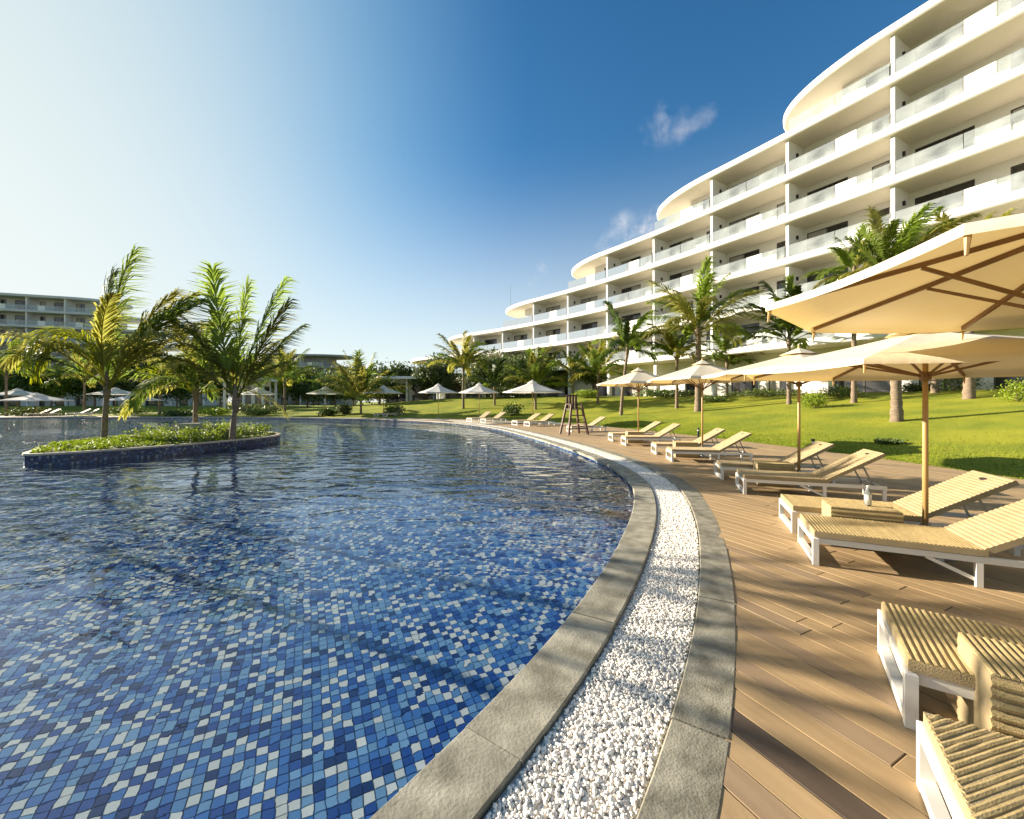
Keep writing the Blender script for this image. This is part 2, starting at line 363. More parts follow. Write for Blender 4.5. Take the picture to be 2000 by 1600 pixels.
# resample evenly
def resample(P, step):
    Q = np.vstack([P, P[:1]]); d = np.r_[0, np.cumsum(np.linalg.norm(np.diff(Q, axis=0), axis=1))]
    n = int(d[-1] / step); s = np.linspace(0, d[-1], n, endpoint=False)
    return np.c_[np.interp(s, d, Q[:, 0]), np.interp(s, d, Q[:, 1])]
PE = resample(PE, .1); NP = len(PE)
def smooth_loop(P, k):
    n = len(P); ker = np.hanning(2 * k + 3)[1:-1]; ker /= ker.sum()
    ext = np.vstack([P[-k:], P, P[:k]])
    return np.c_[np.convolve(ext[:, 0], ker, 'valid'), np.convolve(ext[:, 1], ker, 'valid')]
PE = smooth_loop(PE, 8)
def normals(P, k=3):
    T = np.roll(P, -k, 0) - np.roll(P, k, 0); T /= np.linalg.norm(T, axis=1)[:, None]
    return np.c_[T[:, 1], -T[:, 0]]
PN = normals(PE)
if np.mean(np.sum(PN * (PE - PE.mean(0)), axis=1)) < 0: PN = -PN       # outward
def pool_dist(pts):
    pts = np.atleast_2d(pts); out = np.empty(len(pts)); idx = np.empty(len(pts), int)
    for a in range(0, len(pts), 400):
        q = pts[a:a + 400]; dd = q[:, None, :] - PE[None, ::2, :]; d2 = (dd ** 2).sum(2); i = d2.argmin(1)
        sgn = np.sign((dd[np.arange(len(q)), i] * PN[::2][i]).sum(1)); out[a:a + 400] = np.sqrt(d2.min(1)) * sgn; idx[a:a + 400] = i * 2
    return out, idx
# deck width at each point of the edge
arc = np.arange(NP) * .1
i0 = int(np.argmin(((PE - np.array(G(735, 1597))) ** 2).sum(1)))
PE = np.roll(PE, -i0, 0); PN = np.roll(PN, -i0, 0)
iA = int(np.argmin(((PE - np.array((-2.0, 27.4))) ** 2).sum(1))); iB = int(np.argmin(((PE - np.array((-16, 39.5))) ** 2).sum(1)))
iC = int(np.argmin(((PE - np.array((-40, 42.6))) ** 2).sum(1)))
DW = np.interp(np.arange(NP), [0, iA * .5, iA, iB, iC, iC + 120, NP], [8.4, 7.8, 7.0, 1.4, 1.6, 5.5, 8.4])
DW = np.convolve(np.r_[DW[-30:], DW, DW[:30]], np.ones(61) / 61, 'valid')
def sm(x): x = np.clip(x, 0, 1); return x * x * (3 - 2 * x)
def lawn_h(x, y, d, dw):
    A = .7 + 1.6 * sm((np.asarray(x, float) + 34) / 32)
    t = np.clip((d - dw) / 19, 0, 1)
    return -.015 + A * (.45 * t + .55 * sm(t)) + .05 * np.sin(x * .5) * np.sin(y * .37) * np.clip((d - dw) / 4, 0, 1)
def ground_z(x, y):
    d, i = pool_dist([(x, y)]); d = d[0]; dw = DW[i[0]]
    return 0.0 if d < dw else float(lawn_h(x, y, d, dw))

WL = -.10; FLOOR = -1.15
def ring_strip(idx, offs, zs, closed=False):
    """quads between offset curves"""
    V = []; n = len(idx)
    for o_, z in zip(offs, zs):
        o_ = np.broadcast_to(o_, (n,)); V.append(np.c_[PE[idx] + PN[idx] * o_[:, None], np.full(n, z)])
    V = np.vstack(V); Fq = []
    r = np.arange(n if closed else n - 1); r2 = (r + 1) % n
    for k in range(len(offs) - 1): Fq.append(np.c_[k * n + r, k * n + n + r, k * n + n + r2, k * n + r2][:, ::1])
    return V, np.vstack(Fq)
ALL = np.arange(0, NP, 5)

# ---------------------------------------------------------------- structure: ground, pool, deck
dl = [0, .25, .8, 1.8, 3, 4.5, 6.5, 9, 12, 15, 19, 24, 32, 45, 70, 120, 220, 400, 800]
idx = np.arange(0, NP, 8); V = []
for d_ in dl:
    dd = DW[idx] + d_; P = PE[idx] + PN[idx] * dd[:, None]
    V.append(np.c_[P, lawn_h(P[:, 0], P[:, 1], dd, DW[idx])])
n = len(idx); r = np.arange(n); r2 = (r + 1) % n
Fq = np.vstack([np.c_[k * n + r, k * n + n + r, k * n + n + r2, k * n + r2] for k in range(len(dl) - 1)])
lawn = fast_mesh('lawn', np.vstack(V), Fq, M['grass'], smooth=True); tag(lawn, kind='structure')

V, Fq = ring_strip(ALL, [.02, .02, .80, .80], [-.042, -.044, -.044, -.10], True)
channel = fast_mesh('pebble_channel', V, Fq, M['sand']); tag(channel, kind='structure')
V, Fq = ring_strip(ALL, [.80, DW[ALL] + .25], [-.06, -.06], True)
sub = fast_mesh('deck', V, Fq, M['grout']); tag(sub, kind='structure')
far_idx = np.arange(iA + 20, NP, 5)
V, Fq = ring_strip(far_idx, [1.07, DW[far_idx] + .02, DW[far_idx] + .02], [-.004, -.004, -.1])
terr = fast_mesh('paved_terrace', V, Fq, M['paving']); tag(terr, kind='structure')

# pool basin
V, Fq = ring_strip(ALL, [.03, .03], [-.055, FLOOR], True)
wall = fast_mesh('pool_wall', V, Fq, M['mosaic_wall']); tag(wall, kind='structure')
uvl = wall.data.uv_layers.new(name='UVMap'); lo = np.empty(len(wall.data.loops), 'i'); wall.data.loops.foreach_get('vertex_index', lo)
nn = len(ALL); uv = np.c_[(lo % nn) * .5, wall.data.vertices[0].co.z - (lo // nn) * 1.1]
uvl.data.foreach_set('uv', uv.astype('f').ravel())
def fill_loop(P, z):
    """star fan from the middle, in rings"""
    c = P.mean(0); fr = [0.0, .3, .6, .85, 1.0]; n = len(P)
    V = [np.array([[c[0], c[1], z]])] + [np.c_[c + (P - c) * f, np.full(n, z)] for f in fr[1:]]
    r = np.arange(n); r2 = (r + 1) % n
    tri = np.c_[np.zeros(n, int), 1 + r, 1 + r2]
    qs = [np.c_[1 + k * n + r, 1 + (k + 1) * n + r, 1 + (k + 1) * n + r2, 1 + k * n + r2] for k in range(len(fr) - 2)]
    return np.vstack(V), [tri, np.vstack(qs)]
PF = PE[::8] + PN[::8] * .03
V, Fl = fill_loop(PF, FLOOR - .012)
pfloor = fast_mesh('pool_floor', V, Fl, M['mosaic']); tag(pfloor, kind='structure')
V, Fl = fill_loop(PF, WL)
water = fast_mesh('water', V, Fl, M['water'], smooth=True); tag(water, kind='structure')
water.cycles.is_caustics_caster = True
pfloor.cycles.is_caustics_receiver = True; wall.cycles.is_caustics_receiver = True

# floor tiles: the nearest ones singly, the rest joined
rng = np.random.default_rng(5)
a, b = np.meshgrid(np.arange(-30, 300), np.arange(-300, 80), indexing='ij')
ctr = a[..., None] * TU * TG + b[..., None] * TV * TG
ctr = ctr.reshape(-1, 2)
ok = (ctr[:, 1] > .9) & (ctr[:, 1] < 10.0) & (np.abs(ctr[:, 0]) < ctr[:, 1] * 1.35 + .6)
par = ((a + b) % 2).ravel()[ok]; ctr = ctr[ok]; dd, _ = pool_dist(ctr); par = par[dd < -.04]; ctr = ctr[dd < -.04]
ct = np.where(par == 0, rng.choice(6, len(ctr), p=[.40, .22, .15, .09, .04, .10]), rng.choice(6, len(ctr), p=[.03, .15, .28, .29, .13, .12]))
deep = rng.random(len(ctr)) < np.clip((ctr[:, 1] - 4.5) / 12, 0, .4); ct = np.where(deep & (ct < 3), ct + 2, ct)  # farther tiles darkened: the dimming by deep water is put into colour
vis = (ctr[:, 1] > 2.15) & (ctr[:, 0] > -ctr[:, 1] * 1.28)
rank = np.where(vis, np.hypot(ctr[:, 0], ctr[:, 1]), 1e3); near = np.zeros(len(ctr), bool); near[np.argsort(rank)[:300]] = True
hw = TG / 2 - .002
sq = np.array([(-hw, -hw), (hw, -hw), (hw, hw), (-hw, hw)])
R2 = np.array([TV, TU])                     # local x -> TV, y -> TU
def tile_block(z0=-.012, z1=0.0, ins=.002):
    o = np.c_[sq, np.full(4, z0)]; o2 = np.c_[sq * (1 - ins / hw), np.full(4, z1)]
    return np.vstack([o, o2]), np.array([(4, 5, 6, 7), (0, 1, 5, 4), (1, 2, 6, 5), (2, 3, 7, 6), (3, 0, 4, 7)])
tb, tf = tile_block(); tbw = tb.copy(); tbw[:, :2] = tb[:, :2] @ R2
tmesh = []
for k in range(6):
    me = bpy.data.meshes.new('tile'); me.from_pydata([tuple(x) for x in tbw], [], [tuple(int(q) for q in x) for x in tf]); me.materials.append(TM[k]); tmesh.append(me)
for c_, k in zip(ctr[near], ct[near]):
    o = bpy.data.objects.new('tile', tmesh[k]); COL.objects.link(o); o.parent = pfloor
    o.location = (c_[0], c_[1], FLOOR + rng.uniform(-.001, .0015)); o.cycles.is_caustics_receiver = True
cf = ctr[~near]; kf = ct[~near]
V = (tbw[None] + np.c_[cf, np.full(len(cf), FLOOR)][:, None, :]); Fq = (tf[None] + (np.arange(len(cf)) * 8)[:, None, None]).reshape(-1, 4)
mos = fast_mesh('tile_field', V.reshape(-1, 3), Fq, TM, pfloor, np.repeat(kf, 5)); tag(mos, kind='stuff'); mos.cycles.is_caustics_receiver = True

# coping stones and kerb stones, one piece each
def band_stones(parent, name, i_start, i_end, o0, o1, z1, th, m, lmin, lmax, seed):
    rr = random.Random(seed); i = i_start
    while i < i_end:
        ln = int(rr.uniform(lmin, lmax) * 10); j = min(i + ln, i_end); k = max(2, (j - i) // 3 + 1)
        ss = np.linspace(i + .02, j - .02, k); ii = ss.astype(int) % NP; fr = (ss - ss.astype(int))[:, None]
        P = PE[ii] * (1 - fr) + PE[(ii + 1) % NP] * fr; N_ = PN[ii]
        dz = rr.uniform(-.003, .003); bv = .008; j0 = rr.uniform(-.004, .004); j1 = rr.uniform(-.004, .004)
        prof = [(o0 + j0, -th), (o0 + j0, -bv), (o0 + j0 + bv, 0), (o1 + j1 - bv, 0), (o1 + j1, -bv), (o1 + j1, -th)]
        V = np.vstack([np.c_[P + N_ * a_, np.full(k, z1 + b_ + dz)] for a_, b_ in prof]); q = np.arange(k - 1)
        Fq = [np.vstack([np.c_[p_ * k + q, p_ * k + q + 1, p_ * k + k + q + 1, p_ * k + k + q] for p_ in range(5)])[:, ::-1]]
        Fq.append(np.array([[p_ * k for p_ in range(6)], [p_ * k + k - 1 for p_ in range(6)][::-1]]))
        fast_mesh(name, V, Fq, m, parent); i = j
ncop = iA + 60
band_stones(channel, 'coping_stone', -22, ncop, -.025, .31, 0.0, .07, M['stone'], .8, 1.5, 1)
band_stones(channel, 'coping_stone', ncop, iC + 260, -.025, .45, 0.0, .07, M['paving'], 2.0, 3.0, 2)
band_stones(sub, 'kerb_stone', -22, ncop, .81, 1.08, .004, .07, M['stone2'], .9, 1.6, 3)

# white pebbles
bpy_ico = [(0, 0, 1), (.894, 0, .447), (.276, .851, .447), (-.724, .526, .447), (-.724, -.526, .447), (.276, -.851, .447),
           (.724, .526, -.447), (-.276, .851, -.447), (-.894, 0, -.447), (-.276, -.851, -.447), (.724, -.526, -.447), (0, 0, -1)]
ico_v = np.array(bpy_ico)
ico_f = np.array([(0, 1, 2), (0, 2, 3), (0, 3, 4), (0, 4, 5), (0, 5, 1), (1, 6, 2), (2, 7, 3), (3, 8, 4), (4, 9, 5), (5, 10, 1),
                  (6, 7, 2), (7, 8, 3), (8, 9, 4), (9, 10, 5), (10, 6, 1), (11, 7, 6), (11, 8, 7), (11, 9, 8), (11, 10, 9), (11, 6, 10)])
def pebbles(ia, ib, n, size):
    s = rng.uniform(ia, ib, n); i = s.astype(int); fr = (s - i)[:, None]
    P = PE[i % NP] * (1 - fr) + PE[(i + 1) % NP] * fr; off = rng.uniform(.325, .80, n)
    P = P + PN[i % NP] * off[:, None]
    z = -.048 + rng.uniform(0, .024, n)
    ax = rng.normal(size=(n, 4)); ax /= np.linalg.norm(ax, axis=1)[:, None]; q0, q1, q2, q3 = ax.T
    Rm = np.stack([1 - 2 * (q2 * q2 + q3 * q3), 2 * (q1 * q2 - q0 * q3), 2 * (q1 * q3 + q0 * q2),
                   2 * (q1 * q2 + q0 * q3), 1 - 2 * (q1 * q1 + q3 * q3), 2 * (q2 * q3 - q0 * q1),
                   2 * (q1 * q3 - q0 * q2), 2 * (q2 * q3 + q0 * q1), 1 - 2 * (q1 * q1 + q2 * q2)], 1).reshape(n, 3, 3)
    sc = size * rng.uniform(.6, 1.25, (n, 1, 1)) * rng.uniform(.6, 1.1, (n, 1, 3))
    v = ico_v[None] * sc * rng.uniform(.82, 1.12, (n, 12, 1)); v = np.einsum('nij,nkj->nki', Rm, v)
    v += np.c_[P, z][:, None, :]
    return v.reshape(-1, 3), (ico_f[None] + (np.arange(n) * 12)[:, None, None]).reshape(-1, 3)
pv, pf = pebbles(-15, 70, 40000, .0112); pv2, pf2 = pebbles(70, 170, 16000, .0165); pv3, pf3 = pebbles(170, 330, 9000, .026)
Vp = np.vstack([pv, pv2, pv3]); Fp = np.vstack([pf, pf2 + len(pv), pf3 + len(pv) + len(pv2)])
peb = fast_mesh('pebbles', Vp, Fp, M['pebble'], smooth=True); tag(peb, 'loose white pebbles filling the channel beside the pool coping', 'pebbles', kind='stuff')

# deck planks
PU = np.array((.45, -.893)); PV = np.array((.893, .45)); PWID = .148
planks = []
ts = np.arange(-45, 12, .12)
for j in range(-12, 200):
    c0 = PV * (j * PWID); e0 = PV * (j * PWID - PWID / 2 + .0042); e1 = PV * (j * PWID + PWID / 2 - .0042)
    def inside(o_, t_):
        p_ = o_[None] + PU[None] * np.atleast_1d(t_)[:, None]; d, i = pool_dist(p_)
        return (d > 1.05) & (d < DW[i] + .03) & (p_[:, 1] < 29) & (p_[:, 0] > -2.2) & (p_[:, 0] < 13.5) & (p_[:, 1] > -2.5)
    ins = inside(c0, ts)
    k = 0
    while k < len(ts):
        if not ins[k]: k += 1; continue
        k1 = k
        while k1 + 1 < len(ts) and ins[k1 + 1]: k1 += 1
        ends = []
        for o_ in (e0, e1):
            ee = []
            for tin, tout in ((ts[k], ts[k] - .45), (ts[k1], ts[k1] + .45)):
                tt = np.linspace(tout, tin, 24); f_ = inside(o_, tt); w_ = np.nonzero(f_)[0]
                ee.append(tt[w_[0]] if len(w_) else tin)
            ends.append(ee)
        t = min(ends[0][0], ends[1][0]); tend = max(ends[0][1], ends[1][1]); first = True
        ln = random.uniform(.5, 2.4)
        while t < tend - .02:
            t2 = min(t + ln, tend); last = t2 >= tend - .15
            if last: t2 = tend
            A0 = ends[0][0] if first else t; A1 = ends[1][0] if first else t
            B0 = ends[0][1] if last else t2 - .004; B1 = ends[1][1] if last else t2 - .004
            A0, A1 = min(A0, B0 - .01), min(A1, B1 - .01)
            planks.append([e0 + PU * A0, e0 + PU * B0, e1 + PU * B1, e1 + PU * A1]); first = False
            if last: break
            t = t2; ln = 2.4
        k = k1 + 1
planks = np.array(planks); pc = planks.mean(1)
inview = (pc[:, 1] > .9) & (pc[:, 0] < pc[:, 1] * 1.4 + .8)
rk = np.where(inview, np.hypot(pc[:, 0], pc[:, 1]), 99); order = np.argsort(rk)
dark_at = np.array(G(1470, 1500)); grey_at = [np.array(G(1560, 1330)), np.array(G(1500, 1390)), np.array(G(1470, 1270)), np.array(G(1480, 1110))]
dk = order[int(np.argmin(((pc[order[:300]] - dark_at) ** 2).sum(1)))]
gk = [order[int(np.argmin(((pc[order[:300]] - g) ** 2).sum(1)))] for g in grey_at]
def plank_geo(q, dz):
    q = np.asarray(q); c = q.mean(0); q2 = q + (c - q) / np.linalg.norm(c - q, axis=1)[:, None] * .004
    v = np.vstack([np.c_[q, np.full(4, -.03 + dz)], np.c_[q, np.full(4, -.003 + dz)], np.c_[q2, np.full(4, dz)]])
    f = np.array([(8, 9, 10, 11), (0, 1, 5, 4), (1, 2, 6, 5), (2, 3, 7, 6), (3, 0, 4, 7), (4, 5, 9, 8), (5, 6, 10, 9), (6, 7, 11, 10), (7, 4, 8, 11)])
    return v, f
ang = math.atan2(-PU[0], PU[1])
rot = np.array([[math.cos(ang), math.sin(ang)], [-math.sin(ang), math.cos(ang)]])
for k in order[:300]:
    m_ = M['plank_dark'] if k == dk else M['plank_grey'] if (k in gk or random.random() < .05) else M['plank']
    q = (planks[k] - pc[k]) @ rot.T
    v, f = plank_geo(q, random.uniform(-.0015, .0015))
    o = fast_mesh('plank', v, f[:, ::-1], m_, sub); o.location = (pc[k][0], pc[k][1], 0); o.rotation_euler = (0, 0, ang)
vv, ff, n0 = [], [], 0
for k in order[300:]:
    v, f = plank_geo(planks[k], random.uniform(-.0015, .0015)); vv.append(v); ff.append(f[:, ::-1] + n0); n0 += len(v)
if vv: tag(fast_mesh('plank_field', np.vstack(vv), np.vstack(ff), [M['plank'], M['plank_grey']], sub, np.repeat((np.random.default_rng(3).random(len(vv)) < .12).astype(int), 9)), kind='stuff')

# ---------------------------------------------------------------- buildings
class Building:
    def __init__(s, name, label, ctrl, s0, base_z, far=False, mats=None):
        s.P = np.array(ctrl, float)
        Q = s.P; d = np.r_[0, np.cumsum(np.linalg.norm(np.diff(Q, axis=0), axis=1))]
        s.px = np.polyfit(d, Q[:, 0], 3); s.py = np.polyfit(d, Q[:, 1], 3); s.d0 = d[s0] if isinstance(s0, int) else s0
        s.len = d[-1]; s.z0 = base_z; s.far = far
        s.org = np.r_[s.pt(0, 0), base_z]
        s.root = empty(name, s.org); tag(s.root, label, 'building')
        s.m = dict(white=M['white'], soffit=M['soffit']); s.m.update(mats or {})
    def _p(s, u):
        u = u + s.d0; uc = np.clip(u, 0, s.len)
        p = np.array([np.polyval(s.px, uc), np.polyval(s.py, uc)])
        t = np.array([np.polyval(np.polyder(s.px), uc), np.polyval(np.polyder(s.py), uc)]); t /= np.linalg.norm(t)
        return p + t * (u - uc), t
    def pt(s, u, t):
        p, tn = s._p(u); N_ = np.array([tn[1], -tn[0]])      # towards the back
        if np.dot(N_, p) < 0: N_ = -N_
        return p + N_ * t
    def part(s, mb, name, m, parent=None, smooth=False):
        if not mb.v: return None
        return mb.build(name, m, parent or s.root, smooth, s.org)
    def slab(s, name, u0, T, a, zb, th, depth, over=.3):
        b = depth / 2; se = T - a; mb = MB(); rings = []
        for ins, z in ((.55, zb), (.10, zb + .002), (0, zb + .08), (0, zb + th - .06), (.07, zb + th)):
            fr, bk = [], []
            us = list(np.linspace(u0, se, max(3, int((se - u0) / 2.2)), endpoint=False))
            for u in us: fr.append(s.pt(u, -over + ins)); bk.append(s.pt(u, depth - ins))
            for ph in np.linspace(0, 90, 15):
                u = se + (a - ins) * math.sin(R(ph)); hb = (b + over / 2 - ins) * math.cos(R(ph)) ** .8 if ph < 90 else 0.001; c = (depth - over) / 2
                fr.append(s.pt(u, c - hb)); bk.append(s.pt(u, c + hb))
            rings.append((z, fr, bk))
        n = len(rings[0][1]); v = []
        for z, fr, bk in rings: v += [(*p, z) for p in fr] + [(*p, z) for p in bk]
        f = []; mi = []
        for k in range(len(rings) - 1):
            o, q = k * 2 * n, (k + 1) * 2 * n
            for i in range(n - 1):
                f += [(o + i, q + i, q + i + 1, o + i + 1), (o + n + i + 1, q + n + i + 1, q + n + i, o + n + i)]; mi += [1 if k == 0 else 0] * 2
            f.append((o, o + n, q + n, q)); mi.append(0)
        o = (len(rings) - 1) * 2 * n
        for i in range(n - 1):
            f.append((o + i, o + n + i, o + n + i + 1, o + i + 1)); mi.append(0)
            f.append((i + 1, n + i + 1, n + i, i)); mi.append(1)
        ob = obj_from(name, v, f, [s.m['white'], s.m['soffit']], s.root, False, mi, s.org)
        return ob
    def wallbox(s, u0, u1, t0, t1, z0, z1, mb, seg=1):
        for k in range(seg):
            a, b = u0 + (u1 - u0) * k / seg, u0 + (u1 - u0) * (k + 1) / seg
            mb.hull([s.pt(a, t0), s.pt(b, t0), s.pt(b, t1), s.pt(a, t1)], z0, z1)

def make_building(name, label, ctrl, s0, base_z, tips, bay, i_lo, ground=True, far=False, rec=2.3, depth=11, seed=1, mats=None, lamps=True):
    """tips: {slab number: where its rounded end reaches along the front}"""
    B = Building(name, label, ctrl, s0, base_z, far, mats); rr = random.Random(seed); FH, TH = 3.3, .56
    for k, T in tips.items():
        zb = base_z + FH * k; a = 8.5
        B.slab('roof_slab' if k == max(tips) else 'floor_slab', i_lo * bay, T, a, zb, TH, depth)
    for k in range(0, max(tips)):
        fl = base_z + (FH * k + TH if k else -.6); ce = base_z + FH * (k + 1); Tc = tips.get(k + 1)
        if Tc is None: continue
        iend = int(math.floor((Tc - 7.0) / bay + 1e-6))
        for i in range(i_lo, iend + 1):
            c0, c1 = i * bay, (i + 1) * bay; lastbay = i == iend
            fin = MB()
            if not (k == 0 and ground): B.wallbox(c0 - .11, c0 + .11, .06, rec + .05, fl, ce, fin)
            else: B.wallbox(c0 - .16, c0 + .16, .3, .75, fl, ce, fin)
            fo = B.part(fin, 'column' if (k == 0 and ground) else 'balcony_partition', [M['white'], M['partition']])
            if not (k == 0 and ground):        # front edge whiter as if lit, cheeks duller: light put into colour
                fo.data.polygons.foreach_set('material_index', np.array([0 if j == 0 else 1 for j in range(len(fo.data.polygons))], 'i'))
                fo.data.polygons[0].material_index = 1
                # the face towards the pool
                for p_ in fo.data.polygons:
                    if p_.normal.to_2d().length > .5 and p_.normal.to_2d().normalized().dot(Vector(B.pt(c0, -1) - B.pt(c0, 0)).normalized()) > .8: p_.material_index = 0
                if lamps and not far:
                    lm = MB(); u = c0 - .17
                    B.wallbox(u - .06, u + .06, 1.15, 1.33, fl + 1.7, fl + 1.98, lm); B.part(lm, 'wall_lamp', M['sconce'])
            # recess wall with two openings
            we = c1 if not lastbay else min(c1, Tc - 5.0)
            wl = MB(); wd = [] ; hd = 2.32
            if not lastbay:
                if k == 0 and ground: wd = [(c0 + .8, c0 + 2.6), (c0 + 3.5, c0 + 5.9)] if i % 2 else [(c0 + .6, c0 + 4.2)]
                else: wd = [(c0 + .95, c0 + 1.95), (c0 + 3.35, c0 + bay - .35)]
            else: wd = [(c0 + .7, c0 + 2.3)] if we - c0 > 3 else []
            cur = c0
            for (x0, x1) in wd:
                B.wallbox(cur, x0, rec, rec + .22, fl, ce, wl); B.wallbox(x0, x1, rec + .002, rec + .22, fl + hd, ce, wl); cur = x1
            B.wallbox(cur, we, rec, rec + .22, fl, ce, wl)
            if lastbay: B.wallbox(we - .22, we, rec + .222, depth - 1.5, fl, ce, wl)
            B.part(wl, 'recess_wall', M['white'] if not far else B.m['white'])
            for (x0, x1) in wd:
                fm = MB(); w_ = .07
                B.wallbox(x0, x0 + w_, rec + .06, rec + .14, fl, fl + hd, fm); B.wallbox(x1 - w_, x1, rec + .06, rec + .14, fl, fl + hd, fm)
                B.wallbox(x0 + w_, x1 - w_, rec + .06, rec + .14, fl + hd - w_, fl + hd, fm)
                if x1 - x0 > 1.5: B.wallbox((x0 + x1) / 2 - .04, (x0 + x1) / 2 + .04, rec + .05, rec + .15, fl, fl + hd - w_, fm)
                dr = B.part(fm, 'sliding_door', M['doorframe'])
                segs = [(x0 + w_, x1 - w_)] if x1 - x0 < 1.5 else [(x0 + w_, (x0 + x1) / 2 - .04), ((x0 + x1) / 2 + .04, x1 - w_)]
                for (g0, g1) in segs:
                    g = MB(); B.wallbox(g0, g1, rec + .09, rec + .11, fl + .02, fl + hd - w_, g)
                    B.part(g, 'pane', M['curtain'] if rr.random() < .3 else M['doorglass'], dr)
            # glass balustrade
            if k > 0:
                bs = [(c0 + .16, c0 + 1.9, 0), (c0 + 1.94, c0 + 3.2, 1), (c0 + 3.24, c1 - .16, 0)] if (k + i) % 3 else [(c0 + .16, c0 + 3.2, 0), (c0 + 3.24, c1 - .16, 0)]
                for (x0, x1, solid) in bs:
                    if lastbay and x0 > Tc: continue
                    g = MB(); B.wallbox(x0, x1, .0, .05 if solid else .02, fl - .01, fl + 1.02, g)
                    B.part(g, 'balustrade_panel' if solid else 'glass_panel', M['white'] if solid else M['glass'])
        # terrace balustrade carried round past the rounded roof
        if k > 0 and not far:
            Tk = tips.get(k)
            if Tk:
                u = (iend + 1) * bay + .2; lim = min(Tk - 8.2, Tc - 1.2)
                while u < lim - 1:
                    x1 = min(u + 2.9, lim); g = MB(); B.wallbox(u, x1, .0, .02, fl - .01, fl + 1.02, g); B.part(g, 'glass_panel', M['glass']); u = x1 + .04
    return B

hotel = make_building('hotel_building', 'long curved white hotel block stepping down in rounded terraces behind the lawn',
    [(30.8, 14.6), (28.0, 20.8), (25.0, 26.9), (22.0, 32.4), (18.6, 37.6), (15.1, 42.8), (11.3, 48.6), (7.2, 54), (2.5, 59.5), (-2.8, 64.3), (-8.5, 69), (-14, 73)],
    2, 2.5, {1: 66, 2: 70, 3: 60.5, 4: 47.5, 5: 34.5, 6: 21.5, 7: 8.7}, 6.45, -3)
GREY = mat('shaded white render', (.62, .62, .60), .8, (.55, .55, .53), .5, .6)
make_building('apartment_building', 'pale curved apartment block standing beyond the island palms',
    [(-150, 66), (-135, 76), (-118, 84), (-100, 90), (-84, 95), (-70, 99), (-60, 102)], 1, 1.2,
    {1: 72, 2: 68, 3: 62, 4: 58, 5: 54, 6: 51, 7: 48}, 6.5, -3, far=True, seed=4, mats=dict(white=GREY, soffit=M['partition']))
make_building('lodge_building', 'low shaded grey roofed block half hidden behind the short fan palm',
    [(-72, 112), (-62, 114), (-52, 115), (-42, 115)], 0, 1.2, {1: 30, 2: 28, 3: 26.5, 4: 25.5}, 6.5, 0, far=True, seed=5,
    mats=dict(white=M['far_roof'], soffit=M['far_roof']))  # this block's shade is put into its grey

def pavilion(x, y, z, w_, d_, hgt, label, rz=0):
    rt = empty('pavilion', (x, y, z), rz); tag(rt, label, 'pavilion')
    mb = MB(); n = 28
    pl = [(w_ / 2 * math.copysign(abs(math.cos(2 * math.pi * i / n)) ** .55, math.cos(2 * math.pi * i / n)),
           d_ / 2 * math.copysign(abs(math.sin(2 * math.pi * i / n)) ** .55, math.sin(2 * math.pi * i / n))) for i in range(n)]
    mb.hull(pl, hgt, hgt + .38, bev=.06); mb.build('roof', M['white'], rt)
    k = max(3, int(w_ / 3.2))
    for i in range(k):
        for sy in (-1, 1):
            c = MB(); xx = -w_ * .42 + w_ * .84 * i / (k - 1); c.box(xx - .13, xx + .13, sy * d_ * .32 - .13, sy * d_ * .32 + .13, -.6, hgt); c.build('column', M['white'], rt)
    b = MB(); b.box(-w_ * .42 + .2, w_ * .42 - .2, d_ * .1, d_ * .1 + .15, -.6, hgt); bw = b.build('back_wall', M['partition'], rt)
    for i in range(k - 1):
        g = MB(); x0 = -w_ * .42 + w_ * .84 * i / (k - 1) + .3; x1 = -w_ * .42 + w_ * .84 * (i + 1) / (k - 1) - .3
        g.box(x0, x1, d_ * .1 - .04, d_ * .1 - .005, -.2, hgt * .82); g.build('window', M['doorglass'], rt)
def place(px, Y): x = XA(px, Y); return x, Y, ground_z(x, Y)
x, y, z = place(800, 62); pavilion(x, y, z, 9.5, 5, ZA(742, 62) - z, 'white flat roofed pavilion between the fan palm and the umbrellas')
x, y, z = place(905, 66); pavilion(x, y, z, 8.0, 5, ZA(736, 66) - z, 'white flat canopy pavilion crossing behind a palm trunk')
x, y, z = place(490, 60); pavilion(x, y, z, 6.5, 5, ZA(745, 60) - z, 'small grey white pavilion behind the right island palm')

